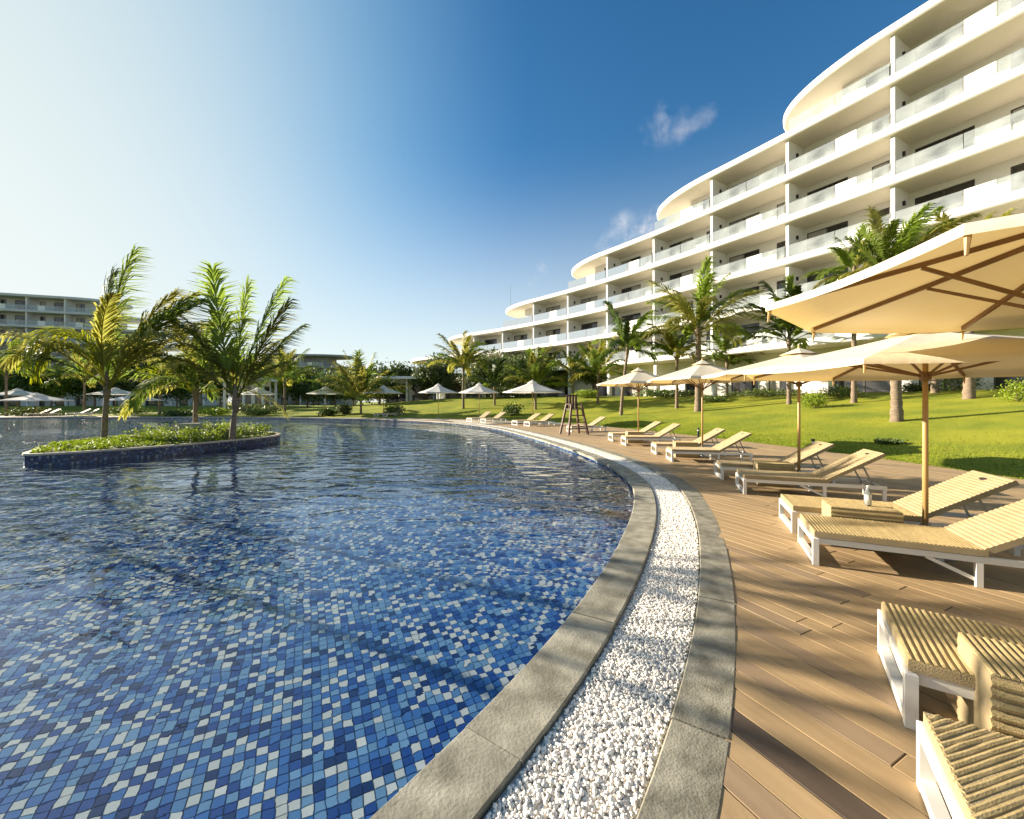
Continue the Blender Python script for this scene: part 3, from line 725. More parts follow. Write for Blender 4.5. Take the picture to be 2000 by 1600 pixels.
# ---------------------------------------------------------------- palms
def frond_mesh(mb, base, az, el, length, droop, wind, leaf, rng_, n_leaf=30, wid=.05, mi=0, curl=1.0):
    base = Vector(base); d = Vector((math.cos(R(az)) * math.cos(R(el)), math.sin(R(az)) * math.cos(R(el)), math.sin(R(el))))
    N_ = 14; st = length / N_; pts = [base]; dirs = [d.copy()]; wv = Vector(wind)
    for i in range(N_):
        f = (i + 1) / N_
        d = (d + Vector((0, 0, -1)) * droop * st / length * (.35 + 1.3 * f) + wv * st / length * (.3 + f)).normalized()
        pts.append(pts[-1] + d * st); dirs.append(d.copy())
    rad = [max(.004, .032 * length / 4 * (1 - i / (N_ + .5)) ** .8) for i in range(N_ + 1)]
    mb.tube(pts, rad, 4, mi)
    for k in range(n_leaf):
        f = .20 + .80 * (k + .5) / n_leaf; ii = min(N_ - 1, int(f * N_)); fr = f * N_ - ii
        p = pts[ii].lerp(pts[ii + 1], fr); t = dirs[ii].lerp(dirs[ii + 1], fr).normalized()
        side = t.cross(Vector((0, 0, 1)));
        if side.length < .25: side = t.cross(Vector((math.sin(R(az)), -math.cos(R(az)), 0.2)))
        side.normalize(); upv = side.cross(t).normalized()
        L_ = leaf * (math.sin(math.pi * (.05 + .86 * f)) ** .7) * rng_.uniform(.8, 1.1)
        for sg in (-1, 1):
            if rng_.random() < .07: continue
            dv = (side * sg * rng_.uniform(.4, .7) + t * (.8 + .4 * f) + upv * rng_.uniform(-.2, .15) + wv * .5 + Vector((rng_.gauss(0, .08), rng_.gauss(0, .08), rng_.gauss(0, .08)))).normalized()
            q1 = p + dv * L_ * .5; dv2 = (dv + Vector((0, 0, -.75 * curl)) + wv * .5).normalized(); q2 = q1 + dv2 * L_ * .5
            wn = dv.cross(upv).normalized() * wid * .5 if dv.cross(upv).length > .1 else t * wid * .5
            mb.add([p - wn * .5, p + wn * .5, q1 + wn, q1 - wn, q2], [(0, 1, 2, 3), (3, 2, 4)], mi)

def palm(label, x, y, z, hgt, fr_len, seed, lean=(0, 0), fronds=None, n=17, tr=.14, wind=(.3, 0, 0), leaf=.75, mats=('frond_a', 'frond_b'),
         n_leaf=28, wid=.06, el0=20, el1=82, droop=1.1, group='coconut palms round the pool and lawn', dead=0):
    rr = random.Random(seed); rt = empty('palm_tree', (x, y, z)); tag(rt, label, 'palm', group)
    mb = MB(); pts, rad = [], []; nseg = 30
    for i in range(nseg + 1):
        f = i / nseg; pts.append((lean[0] * f ** 1.4, lean[1] * f ** 1.4, -.25 + (hgt + .25) * f))
        rad.append(tr * (1.25 - .25 * min(1, f * 6)) * (1 - .32 * f) * (1.09 if i % 2 else .93))
    mb.tube(pts, rad, 9); mb.build('trunk', M['trunk'], rt, True)
    top = Vector(pts[-1])
    # woody crown base
    cb = MB(); cb.tube([top - Vector((0, 0, .25)), top + Vector((0, 0, .1)), top + Vector((0, 0, .45)), top + Vector((0, 0, .8))], [tr * .72, tr * 1.15, tr * .8, tr * .3], 7)
    cb.build('crown_base', M['trunk'], rt, True)
    spec = fronds
    if spec is None:
        spec = []
        for i in range(n):
            f = i / n; az = i * 137.5 + rr.uniform(-15, 15); el = el1 - (el1 - el0) * f ** .9 + rr.uniform(-7, 7)
            spec.append((az, el, fr_len * rr.uniform(.8, 1.08), droop * rr.uniform(.7, 1.3), None))
    for (az, el, ln, dr, mk) in spec:
        fb = MB(); o = top + Vector((rr.uniform(-.05, .05), rr.uniform(-.05, .05), rr.uniform(0, .35)))
        frond_mesh(fb, o, az, el, ln, dr, (wind[0] * rr.uniform(.6, 1.3), wind[1], wind[2]), leaf * ln / 3.5, rr, n_leaf, wid)
        fb.build('frond', M[mk or mats[0 if rr.random() < .6 else 1]], rt)
    return rt

# island planter with three palms
isl_ctrl = [(-12.75, 10.8), (-11.6, 11.9), (-10.75, 13.3), (-10.1, 14.9), (-9.7, 16.6), (-10.2, 18.0), (-12.0, 19.3), (-14.2, 19.0), (-15.9, 17.2), (-15.9, 15.0), (-14.9, 13.2), (-13.7, 11.7)]
IE = resample(catmull(isl_ctrl), .15); INr = normals(IE, 2)
if np.mean(np.sum(INr * (IE - IE.mean(0)), axis=1)) < 0: INr = -INr
ISZ = .23
isl = empty('island_planter', (IE[:, 0].mean(), IE[:, 1].mean(), FLOOR)); tag(isl, 'low planted island with dark blue mosaic sides standing in the pool', 'planter')
ni = len(IE); r = np.arange(ni); r2 = (r + 1) % ni
def iring(o_, z): return np.c_[IE + INr * o_, np.full(ni, z)] - np.array(isl.location)[None]
V = np.vstack([iring(0, FLOOR), iring(0, ISZ - .05)])
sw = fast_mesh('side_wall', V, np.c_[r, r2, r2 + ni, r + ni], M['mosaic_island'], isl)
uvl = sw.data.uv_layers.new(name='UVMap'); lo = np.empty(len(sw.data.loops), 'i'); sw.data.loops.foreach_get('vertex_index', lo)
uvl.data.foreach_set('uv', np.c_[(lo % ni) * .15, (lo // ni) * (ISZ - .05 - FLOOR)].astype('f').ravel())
V = np.vstack([iring(.02, ISZ - .06), iring(.03, ISZ - .045), iring(.02, ISZ), iring(-.09, ISZ), iring(-.11, ISZ - .1)])
fast_mesh('rim', V, np.vstack([np.c_[k * ni + r, k * ni + r2, k * ni + ni + r2, k * ni + ni + r] for k in range(4)]), M['paving'], isl)
V, Fl = fill_loop(IE - INr * .08, ISZ - .04); V = V - np.array(isl.location)[None]
fast_mesh('soil', V, Fl, M['soil'], isl)
bl = MB(); bx, by = -11.9, 16.6
bl.box(-.45, .45, -.25, .25, 0, .55, bev=.02); blk = bl.build('concrete_block', M['planter']); blk.location = (XA(366, 16.6), 16.6, ISZ - .05); blk.rotation_euler = (0, 0, .3)
tag(blk, 'plain grey concrete block among the island plants', 'block')

palm('tallest island palm with one yellow green frond arching to the left', XA(203, 14.9), 14.9, ISZ - .05, ZA(765, 14.9) - ISZ, 4.6, 11, lean=(.1, 0), wind=(.45, 0, 0), tr=.10, leaf=1.05, n_leaf=70, wid=.06,
     fronds=[(110, 87, 5.0, .2, None), (160, 82, 4.4, .4, None), (190, 80, 3.5, 4.6, 'frond_y'), (200, 77, 3.3, 4.4, 'frond_y'), (212, 79, 3.6, 4.6, 'frond_y'), (20, 72, 4.4, .5, None),
             (0, 62, 4.9, .6, None), (345, 54, 5.3, .6, None), (10, 50, 5.6, .7, None), (330, 44, 5.0, .9, None), (30, 42, 4.6, 1.0, None),
             (195, 50, 4.6, 1.5, 'frond_b'), (215, 40, 3.8, 1.4, None), (300, 68, 4.2, .9, 'frond_b'), (60, 66, 4.0, .9, None), (130, 60, 3.6, 1.2, None), (190, 62, 3.8, 2.6, 'frond_b')])
palm('island palm beside the right tip with upright ragged fronds', XA(453, 15.0), 15.0, ISZ - .05, ZA(790, 15.0) - ISZ, 4.2, 12, lean=(.12, 0), wind=(.2, 0, 0), tr=.11, leaf=1.0, n_leaf=66, wid=.06,
     fronds=[(100, 84, 4.4, .2, None), (200, 80, 4.6, .1, None), (15, 74, 4.7, .12, None), (0, 68, 4.2, .2, 'frond_b'), (185, 68, 3.7, 1.2, None), (170, 58, 3.5, 1.3, 'frond_b'),
             (20, 60, 3.6, .3, None), (350, 44, 2.5, .5, 'frond_b'), (210, 74, 3.4, 1.2, 'frond_b'), (60, 70, 3.2, 1.0, None), (130, 66, 3.1, 1.2, None), (195, 50, 3.0, 1.0, 'frond_b')])
palm('shorter island palm with olive fronds behind the concrete block', XA(382, 17.6), 17.6, ISZ - .05, ZA(772, 17.6) - ISZ, 3.8, 13, wind=(.1, 0, 0), tr=.11, leaf=.85, n=18, mats=('frond_b', 'frond_a'), n_leaf=56, wid=.065, droop=1.3)

def P_(label, px, Y, crown_y, ln, seed, **k):
    x = XA(px, Y); z = ground_z(x, Y); palm(label, x, y=Y, z=z, hgt=max(.5, ZA(crown_y, Y) - z), fr_len=ln, seed=seed, **k)
far = dict(n_leaf=36, wid=.125, leaf=1.05)
P_('leaning palm by the far shore beside the pale apartment block', 12, 46, 738, 4.5, 21, **far)
P_('palm with spreading green fronds behind the far left umbrella', 165, 50, 750, 4.6, 22, **far)
P_('short bright green palm on the grass across the water', 312, 49, 775, 4.4, 23, mats=('frond_y', 'frond_b'), el0=35, droop=.8, **far)
P_('palm with drooping olive fronds beyond the right island palm', 556, 47, 752, 4.6, 24, mats=('frond_b', 'frond_a'), **far)
P_('stubby fan shaped palm beside the far pool edge', 705, 45, 785, 5.2, 25, mats=('frond_b', 'frond_a'), el0=14, el1=88, droop=.55, n=24, wind=(.05, 0, 0), **far)
P_('palm with full rounded crown in front of the lowest terrace', 905, 46, 722, 4.2, 26, droop=1.0, n=20, mats=('frond_b', 'frond_a'), **far)
P_('small dark palm between two far umbrellas', 966, 47, 758, 3.6, 27, mats=('frond_d', 'frond_a'), **far)
P_('palm with bright upright heart rising behind a wide umbrella', 1046, 42, 758, 4.6, 28, el0=18, el1=88, droop=.9, n=22, **far)
P_('palm with arching olive fronds left of the leaning trunk', 1168, 42, 738, 4.4, 29, mats=('frond_b', 'frond_a'), **far)
P_('palm on a dark leaning trunk beside the small umbrella', 1213, 33, 690, 3.8, 30, lean=(.5, 0), mats=('frond_a', 'frond_d'), **far)
P_('tall palm with a dense dark heart rising before the balconies', 1364, 30, 652, 4.9, 31, droop=.95, n=24, el0=8, wind=(.1, 0, 0), tr=.26, n_leaf=48, wid=.10, leaf=1.05)
P_('smaller palm crowded beside the tall dense palm', 1322, 33, 705, 3.6, 32, mats=('frond_b', 'frond_a'), **far)
P_('wind bent palm half hidden by the umbrella corner', 1541, 27, 672, 4.0, 33, mats=('frond_d', 'frond_a'), wind=(-.35, 0, 0), **far)
P_('ring scarred palm on the lawn with crown above the big umbrella', 1752, 17.5, 548, 2.9, 34, lean=(-.25, 0), tr=.2, n_leaf=54, leaf=1.0, wid=.065, wind=(.55, 0, 0), droop=.8, el0=25)
P_('palm with a round feathery crown left of the ring scarred palm', 1668, 24, 545, 2.9, 35, n_leaf=46, leaf=.95, wid=.08, droop=1.3, el0=0, wind=(0, 0, 0))
P_('palm with thick pale trunk on the lawn by the building', 1893, 20.5, 560, 3.6, 36, tr=.22, n_leaf=46, leaf=.95, wid=.08)
P_('slim palm rooted at the building foot behind the lawn', 1826, 24.5, 600, 3.0, 37, tr=.17, n_leaf=40, leaf=.95, wid=.08)
P_('palm at the hedge between the white columns', 1420, 37, 715, 3.4, 38, mats=('frond_a', 'frond_b'), **far)
P_('palm crown in front of the white ground floor wall', 1120, 52, 735, 3.6, 39, mats=('frond_b', 'frond_d'), **far)

# ---------------------------------------------------------------- shrubs and trees
def leaves(n, ex, ey, ez, rr, size, shell=.45):
    th = rr.uniform(0, 2 * math.pi, n); u = rr.uniform(-1, 1, n); rad = (shell + (1 - shell) * rr.random(n)) * (1 + .22 * np.sin(th * 3 + u * 4) + .15 * rr.normal(size=n))
    c = np.c_[np.cos(th) * np.sqrt(1 - u * u) * ex, np.sin(th) * np.sqrt(1 - u * u) * ey, u * ez] * rad[:, None]
    a = rr.normal(size=(n, 3)); a /= np.linalg.norm(a, axis=1)[:, None]; b_ = np.cross(a, rr.normal(size=(n, 3))); b_ /= np.linalg.norm(b_, axis=1)[:, None]
    s_ = size * rr.uniform(.6, 1.3, (n, 1))
    V = np.stack([c - a * s_, c + b_ * s_ * .4, c + a * s_, c - b_ * s_ * .4], 1).reshape(-1, 3)
    return V, np.arange(n * 4).reshape(-1, 4)
def shrub(name, label, cat, x, y, z, ex, ey, ez, mk, seed, n=900, size=.12, trunk=0.0, group=None):
    rr = np.random.default_rng(seed); rt = empty(name, (x, y, z)); tag(rt, label, cat, group)
    V, Fq = leaves(n, ex, ey, ez, rr, size); V[:, 2] += ez * .8 + trunk
    V[:, 2] = np.maximum(V[:, 2], .01)
    fast_mesh('crown' if trunk else 'foliage', V, Fq, M[mk], rt)
    mb = MB()
    if trunk:
        mb.tube([(0, 0, -.2), (.05, 0, trunk * .5), (0, .05, trunk), (0, 0, trunk + ez)], [.16, .13, .11, .04], 7)
        for k in range(5):
            a_ = k * 1.3 + seed; mb.tube([(0, 0, trunk * (.7 + .06 * k)), (math.cos(a_) * ex * .35, math.sin(a_) * ey * .35, trunk + ez * .5), (math.cos(a_) * ex * .7, math.sin(a_) * ey * .7, trunk + ez * .95)], [.08, .05, .02], 5)
        mb.build('trunk', M['trunk'], rt)
    else:
        for k in range(6): a_ = k * 1.05 + seed; mb.tube([(0, 0, -.08), (math.cos(a_) * ex * .3, math.sin(a_) * ey * .3, ez * .7), (math.cos(a_) * ex * .6, math.sin(a_) * ey * .6, ez * 1.2)], [.03, .02, .008], 4)
        mb.build('stem', M['trunk'], rt)
    return rt
def S_(name, label, cat, px, Y, wpx, hpx, mk, seed, n=900, trunk_px=0, group=None, size=None):
    x = XA(px, Y); z = ground_z(x, Y); k = Y / F
    shrub(name, label, cat, x, Y, z, wpx * k / 2, min(wpx * k / 2, 2.2), hpx * k / 2, mk, seed, n, size or max(.09, .0042 * Y), trunk_px * k, group)
trees = [(35, 62, 110, 70, 'leaf', 30), (100, 64, 100, 60, 'leaf_bright', 25), (185, 66, 120, 60, 'leaf', 25), (265, 66, 110, 80, 'leaf_dark', 30), (345, 68, 110, 70, 'leaf', 20), (430, 70, 120, 80, 'leaf_dark', 25),
         (600, 72, 120, 70, 'leaf_dark', 15), (540, 66, 80, 50, 'leaf_bright', 40), (690, 74, 130, 70, 'leaf_dark', 15), (775, 76, 120, 60, 'leaf', 25), (850, 60, 90, 55, 'leaf_dark', 20), (885, 72, 110, 50, 'leaf', 45),
         (960, 62, 110, 70, 'leaf_dark', 22), (1010, 56, 80, 60, 'leaf_dark', 25), (1085, 57, 90, 60, 'leaf', 25), (655, 66, 90, 50, 'leaf', 20), (480, 76, 100, 60, 'leaf', 40), (1160, 53, 70, 45, 'leaf', 30), (740, 58, 70, 40, 'leaf_dark', 15)]
tl = {'leaf': 'mid green', 'leaf_bright': 'bright yellow green', 'leaf_dark': 'dark'}
spots = ['behind the far left umbrella', 'below the pale apartment block', 'between the far left umbrellas', 'behind the tallest island palm', 'behind the short bright palm', 'behind the concrete block', 'left of the fan shaped palm',
         'above the small pavilion', 'behind the fan shaped palm', 'left of the flat roofed pavilion', 'in front of the flat roofed pavilion', 'above the flat canopy pavilion', 'right of the flat canopy pavilion', 'behind the widest far umbrella',
         'at the foot of the lowest terrace', 'left of the low lodge block', 'above the pavilion at the right island palm', 'before the ground floor columns', 'under the low lodge block']
for i, (px, Y, w_, h_, mk, tp) in enumerate(trees):
    S_('broadleaf_tree', '%s leafy tree %s' % (tl[mk], spots[i]), 'tree', px, Y, w_, h_, mk, 100 + i, 4500, tp, 'broadleaf trees behind the lawn')
shr = [(500, 50, 120, 22, 'leaf_dark', 'long dark low shrub across the water by the pavilion'), (505, 46, 50, 18, 'leaf', 'rounded shrub at the far pool edge'), (420, 47, 60, 16, 'leaf_bright', 'bright low shrub on the far grass'),
       (640, 45, 36, 16, 'leaf', 'small shrub at the edge of the far grass'), (672, 46, 30, 22, 'leaf_dark', 'dark shrub beside the fan palm'), (770, 44, 40, 22, 'leaf', 'shrub at the right foot of the fan palm'), (250, 50, 70, 18, 'leaf', 'low shrub before the far left trees'),
       (1000, 39, 40, 26, 'leaf', 'leafy shrub on the bank under a far umbrella'), (1010, 55, 160, 22, 'leaf_dark', 'dark clipped shrub along the path under the terraces'), (1145, 48, 50, 18, 'leaf_bright', 'bright shrub by the grey ground floor wall'),
       (1300, 42, 110, 17, 'leaf', 'low green hedge shrub before the white columns'), (1590, 24, 44, 34, 'leaf_bright', 'round bright green bush beside an umbrella pole'), (1870, 25.5, 90, 38, 'leaf', 'low hedge shrub by the thick palm trunk'),
       (1500, 33, 150, 16, 'leaf_dark', 'dark hedge shrub along the shaded ground floor'), (1990, 18, 60, 46, 'leaf_bright', 'leafy bright shrub by the white doorway'), (1640, 27, 70, 26, 'leaf', 'shrub before the shaded ground floor wall'), (1790, 27, 60, 18, 'leaf_dark', 'dark shrub between two lawn palms'),
       (1738, 13.8, 44, 10, 'leaf', 'low tuft of leaves in the umbrella shade on the lawn'), (60, 47, 80, 20, 'leaf_dark', 'dark shrub behind the far left loungers'), (350, 46, 60, 14, 'leaf', 'low shrub on the far shore behind the block'), (1390, 34, 60, 14, 'leaf', 'shrub at the foot of the tall dense palm')]
for i, (px, Y, w_, h_, mk, lb) in enumerate(shr):
    S_('shrub', lb, 'shrub', px, Y, w_, h_, mk, 200 + i, 1100 if w_ < 100 else 2200, 0, 'shrubs', size=max(.05, .0028 * Y))

# ground cover on the island
rr = np.random.default_rng(9)
pts = []; c = IE.mean(0)
while len(pts) < 1500:
    q = c + (IE[rr.integers(ni)] - c) * math.sqrt(rr.random()) * .93; pts.append(q)
pts = np.array(pts); parts_v, parts_f, mi_, n0 = [], [], [], 0
for q in pts:
    f_ = math.sin(q[0] * 1.3) * .5 + .5; hgt = .06 + .16 * f_ * rr.random() + (.42 if -13.4 < q[0] < -10.6 and q[1] > 13.8 else 0) * rr.random()
    V, Fq = leaves(26, .15, .15, hgt * .6, rr, .045); V += np.array([q[0], q[1], ISZ - .04 + hgt * .55])
    fl = (rr.random() < .22) if q[1] > 14.5 else (rr.random() < .04)
    parts_v.append(V); parts_f.append(Fq + n0); n0 += len(V)
    mi_.append(np.full(len(Fq), 0 if f_ > .35 or rr.random() < .5 else 1))
    if fl: mi_[-1][::2] = 2
cover = fast_mesh('ground_cover', np.vstack(parts_v), np.vstack(parts_f), [M['leaf_bright'], M['leaf'], M['flower']], None, np.concatenate(mi_))
tag(cover, 'bright green ground cover with pale flowers on the island', 'plants', kind='stuff')

# lawn blades along the near edge of the lawn
m_ = 60000; ii = rng.integers(0, iA, m_); off = DW[ii] + rng.exponential(2.6, m_) - .05; P = PE[ii] + PN[ii] * off[:, None]
keep = (P[:, 1] > 4) & (P[:, 0] < P[:, 1] * 1.35); P = P[keep]; off = off[keep]; ii = ii[keep]; nB = len(P)
zz = lawn_h(P[:, 0], P[:, 1], off, DW[ii]); th = rng.uniform(0, 2 * math.pi, nB); hh = rng.uniform(.025, .07, nB) ; wv = np.c_[np.cos(th), np.sin(th), np.zeros(nB)] * .012
b0 = np.c_[P, zz - .01]; tip = b0 + np.c_[rng.normal(0, .025, (nB, 2)), hh]
V = np.stack([b0 - wv, b0 + wv, tip], 1).reshape(-1, 3)
tag(fast_mesh('grass_blades', V, np.arange(nB * 3).reshape(-1, 3), M['blade']), 'short bright grass blades along the deck side of the lawn', 'grass', kind='stuff')

# ---------------------------------------------------------------- sun loungers
SW, SL, SH = .70, 1.22, .268
def strand_geo(L_, rad, seed=0, wav=.0012):
    rr = random.Random(seed); n = max(3, int(L_ / .11)); mb = MB(); pr = [(-1, 0), (-.75, .7), (0, 1), (.75, .7), (1, 0)]
    v = []; k = len(pr)
    for i in range(n + 1):
        yy = -L_ / 2 + L_ * i / n; dx = rr.uniform(-wav, wav); dz = rr.uniform(-wav, wav)
        v += [(a_ * rad + dx, yy, b_ * rad * .8 + dz) for a_, b_ in pr]
    f = [(i * k + j, i * k + j + 1, (i + 1) * k + j + 1, (i + 1) * k + j) for i in range(n) for j in range(k - 1)]
    f += [tuple(range(k)), tuple(range(n * k, n * k + k))[::-1]]
    mb.add(v, [x[::-1] for x in f]); return mb
def corrugated(mb, L_, W_, z0, z1, pitch, amp):
    n = int(L_ / pitch) * 4; xs = [L_ * i / n for i in range(n + 1)]; v = []
    for x in xs:
        z = z1 - amp + amp * abs(math.sin(math.pi * x / pitch)); v += [(x, -W_ / 2, z0), (x, -W_ / 2, z), (x, W_ / 2, z), (x, W_ / 2, z0)]
    f = []
    for i in range(n):
        for j in range(4): f.append((i * 4 + j, (i + 1) * 4 + j, (i + 1) * 4 + (j + 1) % 4, i * 4 + (j + 1) % 4))
    f += [(0, 1, 2, 3), tuple(n * 4 + j for j in (3, 2, 1, 0))]; mb.add(v, f)
strand_cache = {}
def make_lounger(detail=0, back_el=31, diag=False):
    rt = empty('sun_lounger', (0, 0, 0)); m = MB(); yr = SW / 2 - .025
    for sy in (-1, 1): m.bar((.0, sy * yr, SH - .03), (1.96, sy * yr, SH - .03), .035, .055)
    for x in (.62, 1.2, 1.94): m.bar((x, -yr + .018, SH - .035), (x, yr - .018, SH - .035), .03, .03)
    m.build('frame', M['frame'], rt)
    for sy in (-1, 1):
        g = MB(); g.box(-.045, .004, sy * SW / 2 - .025, sy * SW / 2 + .025, 0, SH, bev=.004); g.build('leg', M['frame'], rt)
        g = MB(); g.bar((1.14, sy * yr, 0), (1.14, sy * yr, SH - .058), .045, .045); g.build('leg', M['frame'], rt)
        g = MB(); g.bar((1.12, sy * yr * .98, .06), (.80, sy * yr * .98, SH - .06), .022, .03); g.build('brace', M['frame'], rt)
        g = MB(); g.bar((1.93, sy * yr, 0), (1.93, sy * yr, SH - .058), .045, .045); g.build('leg', M['frame'], rt)
    g = MB(); g.bar((-.02, -SW / 2 + .025, .035), (-.02, SW / 2 - .025, .035), .05, .05); g.bar((-.02, -SW / 2 + .025, SH - .03), (-.02, SW / 2 - .025, SH - .03), .046, .055)
    g.build('end_rail', M['frame'], rt)
    top = SH + .065; ca, sa = math.cos(R(back_el)), math.sin(R(back_el)); BL = .88
    s_ = MB()
    if detail == 0: corrugated(s_, SL, SW, SH + .004, top, .045, .010)
    else: s_.box(0.0, SL, -SW / 2 + .004, SW / 2 - .004, SH + .004, top - .008)
    seat = s_.build('seat', M['wicker_panel'], rt); seat.location.x = -.03
    if detail:
        pitch = .024 if diag else .030
        if not diag:
            if 'a' not in strand_cache: strand_cache['a'] = [strand_geo(SW, pitch * .47, q).build('strand', M['wicker'], seat) for q in range(3)]
            proto = strand_cache['a']
            for q in range(int(SL / pitch)):
                o = proto[q]  if q < 3 else proto[q % 3].copy()
                if q > 2: COL.objects.link(o)
                o.parent = seat; o.location = (pitch * (q + .5), 0, top - .012)
            for e in (-1, 1):
                eb = MB(); eb.bar((0, e * (SW / 2), SH + .03), (SL, e * (SW / 2), SH + .03), .012, .05); eb.build('edging', M['wicker_panel'], seat)
        else:
            th = R(48); ax = np.array((math.cos(th), math.sin(th))); nx = np.array((-ax[1], ax[0])); q = -40
            for q in range(-75, 75):
                c0 = np.array((SL / 2, 0)) + nx * q * pitch; tt = np.linspace(-2, 2, 801); pp = c0 + ax * tt[:, None]
                ins = (pp[:, 0] > .0) & (pp[:, 0] < SL) & (abs(pp[:, 1]) < SW / 2)
                if ins.sum() < 10: continue
                t0, t1 = tt[ins][0], tt[ins][-1]
                o = strand_geo(t1 - t0, pitch * .47, q, .002).build('strand', M['wicker'], seat); mid = c0 + ax * (t0 + t1) / 2
                o.location = (mid[0], mid[1], top - .012); o.rotation_euler = (0, 0, th - math.pi / 2)
    b = MB(); corrugated(b, BL, SW - .01, 0, .055, .05 if not detail else .042, .006); bk = b.build('backrest', M['wicker_panel'], rt)
    bk.location = (SL - .025, 0, top - .045); bk.rotation_euler = (0, -R(back_el), 0)
    h = MB(); h.hull([(BL - .10 + .022 * math.cos(a_) , .055 * math.sin(a_)) for a_ in np.linspace(0, 2 * math.pi, 10, endpoint=False)], .045, .058); h.build('grip_hole_shade', M['hole'], bk)  # dark disc stands in for the shade inside the hole
    st = MB()
    for sy in (-1, 1): st.bar((SL + .55 * ca, sy * .22, top + .5 * sa - .03), (SL + .62, sy * .22, SH - .04), .02, .02)
    st.bar((SL + .62, -.24, SH - .045), (SL + .62, .24, SH - .045), .02, .02); st.build('back_support', M['steel'], rt)
    return rt
LG = 'wicker sun loungers in pairs along the deck'
def put(rt, cx, cy, deg, label, group=LG, z=0.0, cat='sun lounger'):
    rt.location = (cx, cy, z); rt.rotation_euler = (0, 0, R(deg)); tag(rt, label, cat, group); return rt
protoN = make_lounger(1); protoF = None
put(protoN, 2.18, 2.30, -34, 'wicker sun lounger with broad cross ribs next to the diagonal woven lounger')
put(make_lounger(1, diag=True), 1.53, 1.38, -33, 'wicker sun lounger with fine diagonal weave at the corner of the deck')
c_ = copy_tree(protoN); put(c_, 3.15, 4.33, -25.5, 'wicker sun lounger in front of the bottle table and umbrella pole')
c_ = copy_tree(protoN); put(c_, 3.60, 5.32, -23, 'wicker sun lounger behind the table that carries the water bottle')
protoF = make_lounger(0)
fl_ = [(4.17, 7.42, -19.5, 'wicker sun lounger, nearer of the pair beside the first black bollard'), (4.44, 8.75, -16, 'wicker sun lounger behind the side table beside the first black bollard'),
       (4.37, 11.3, -10, 'wicker sun lounger in front of the second side table on the deck'), (4.45, 12.75, -8, 'wicker sun lounger behind the second side table on the deck'),
       (4.2, 15.3, -2, 'wicker sun lounger, first of the pair between two small umbrellas'), (4.1, 16.9, 0, 'wicker sun lounger, second of the pair between two small umbrellas'),
       (3.1, 22.0, 12, 'wicker sun lounger standing next to the lifeguard chair'), (1.0, 27.0, 28, 'wicker sun lounger just beyond the lifeguard chair'), (.2, 28.3, 30, 'wicker sun lounger under the widest far umbrella'),
       (-2.2, 31.5, 38, 'wicker sun lounger by the bank below a far umbrella'), (-3.4, 32.8, 40, 'wicker sun lounger with raised back on the narrow part of the deck')]
for k, (cx, cy_, dg, lb) in enumerate(fl_):
    o = protoF if k == 0 else copy_tree(protoF); put(o, cx, cy_, dg, lb)
for px, Y, dg, lb in ((50, 45, 70, 'distant sun lounger left of the far left umbrella pole'), (70, 45.4, 70, 'distant sun lounger under the far left umbrella'), (130, 46, 60, 'distant sun lounger right of the far left umbrella'),
                      (147, 46, 60, 'distant sun lounger near the tallest island palm trunk'), (735, 42.5, 55, 'distant sun lounger by the fan shaped palm'), (752, 42.2, 55, 'distant sun lounger under the umbrella right of the fan shaped palm')):
    x = XA(px, Y); o = copy_tree(protoF); put(o, x, Y, dg, lb, 'loungers on the far shore', z=ground_z(x, Y) + .005)

# wicker side tables
def side_table():
    rt = empty('side_table', (0, 0, 0)); L_, W_, T_ = .62, .36, .44
    b = MB(); b.box(0, L_, -W_ / 2, W_ / 2, .0, T_ - .012, bev=.006); body = b.build('body', M['wicker_panel'], rt)
    pr = strand_geo(W_ + .01, .013, 77)
    o0 = None
    for q in range(int(L_ / .028)):
        if o0 is None: o0 = pr.build('strand', M['wicker'], body); o = o0
        else: o = o0.copy(); COL.objects.link(o); o.parent = body
        o.location = (.014 + .028 * q, 0, T_ - .013)
    g = strand_geo(L_, .018, 78)
    for sy in (-1, 1):                          # woven bands down the long sides
        gm = MB(); gm.add([(v[1] * sy, v[2] * sy, v[0]) for v in g.v], g.f); s2 = None
        for q in range(int(T_ / .045)):
            if s2 is None: s2 = gm.build('strand', M['wicker'], body); o = s2
            else: o = s2.copy(); COL.objects.link(o); o.parent = body
            o.location = (L_ / 2, sy * (W_ / 2 - .001), .03 + .045 * q)
    return rt
st0 = side_table(); put(st0, 2.16, 1.92, -32, 'woven wicker side table between the cross ribbed and diagonal woven loungers', 'wicker side tables on the deck', cat='side table')
for cx, cy_, dg, lb in ((3.62, 4.72, -24, 'woven wicker side table carrying the water bottle'), (4.75, 8.0, -18, 'woven wicker side table between the loungers by the first bollard'),
                        (4.75, 12.0, -9, 'woven wicker side table between the loungers by the second bollard'), (4.5, 16.1, -1, 'woven wicker side table between the loungers under the small umbrella')):
    put(copy_tree(st0), cx, cy_, dg, lb, 'wicker side tables on the deck', cat='side table')

# water bottle
bt = empty('water_bottle', (3.62 + .36, 4.72 - .14, .442)); tag(bt, 'clear plastic water bottle standing on a wicker side table', 'bottle')
m = MB(); m.tube([(0, 0, 0), (0, 0, .01), (0, 0, .14), (0, 0, .17), (0, 0, .195), (0, 0, .205)], [.028, .032, .032, .024, .012, .012], 14); m.build('body', M['bottle'], bt, True)
m = MB(); m.tube([(0, 0, .205), (0, 0, .222)], [.014, .014], 12); m.build('cap', M['frame'], bt)
m = MB(); m.tube([(0, 0, .06), (0, 0, .12)], [.0326, .0326], 14, cap=False); m.build('paper_label', M['canopy_far'], bt)

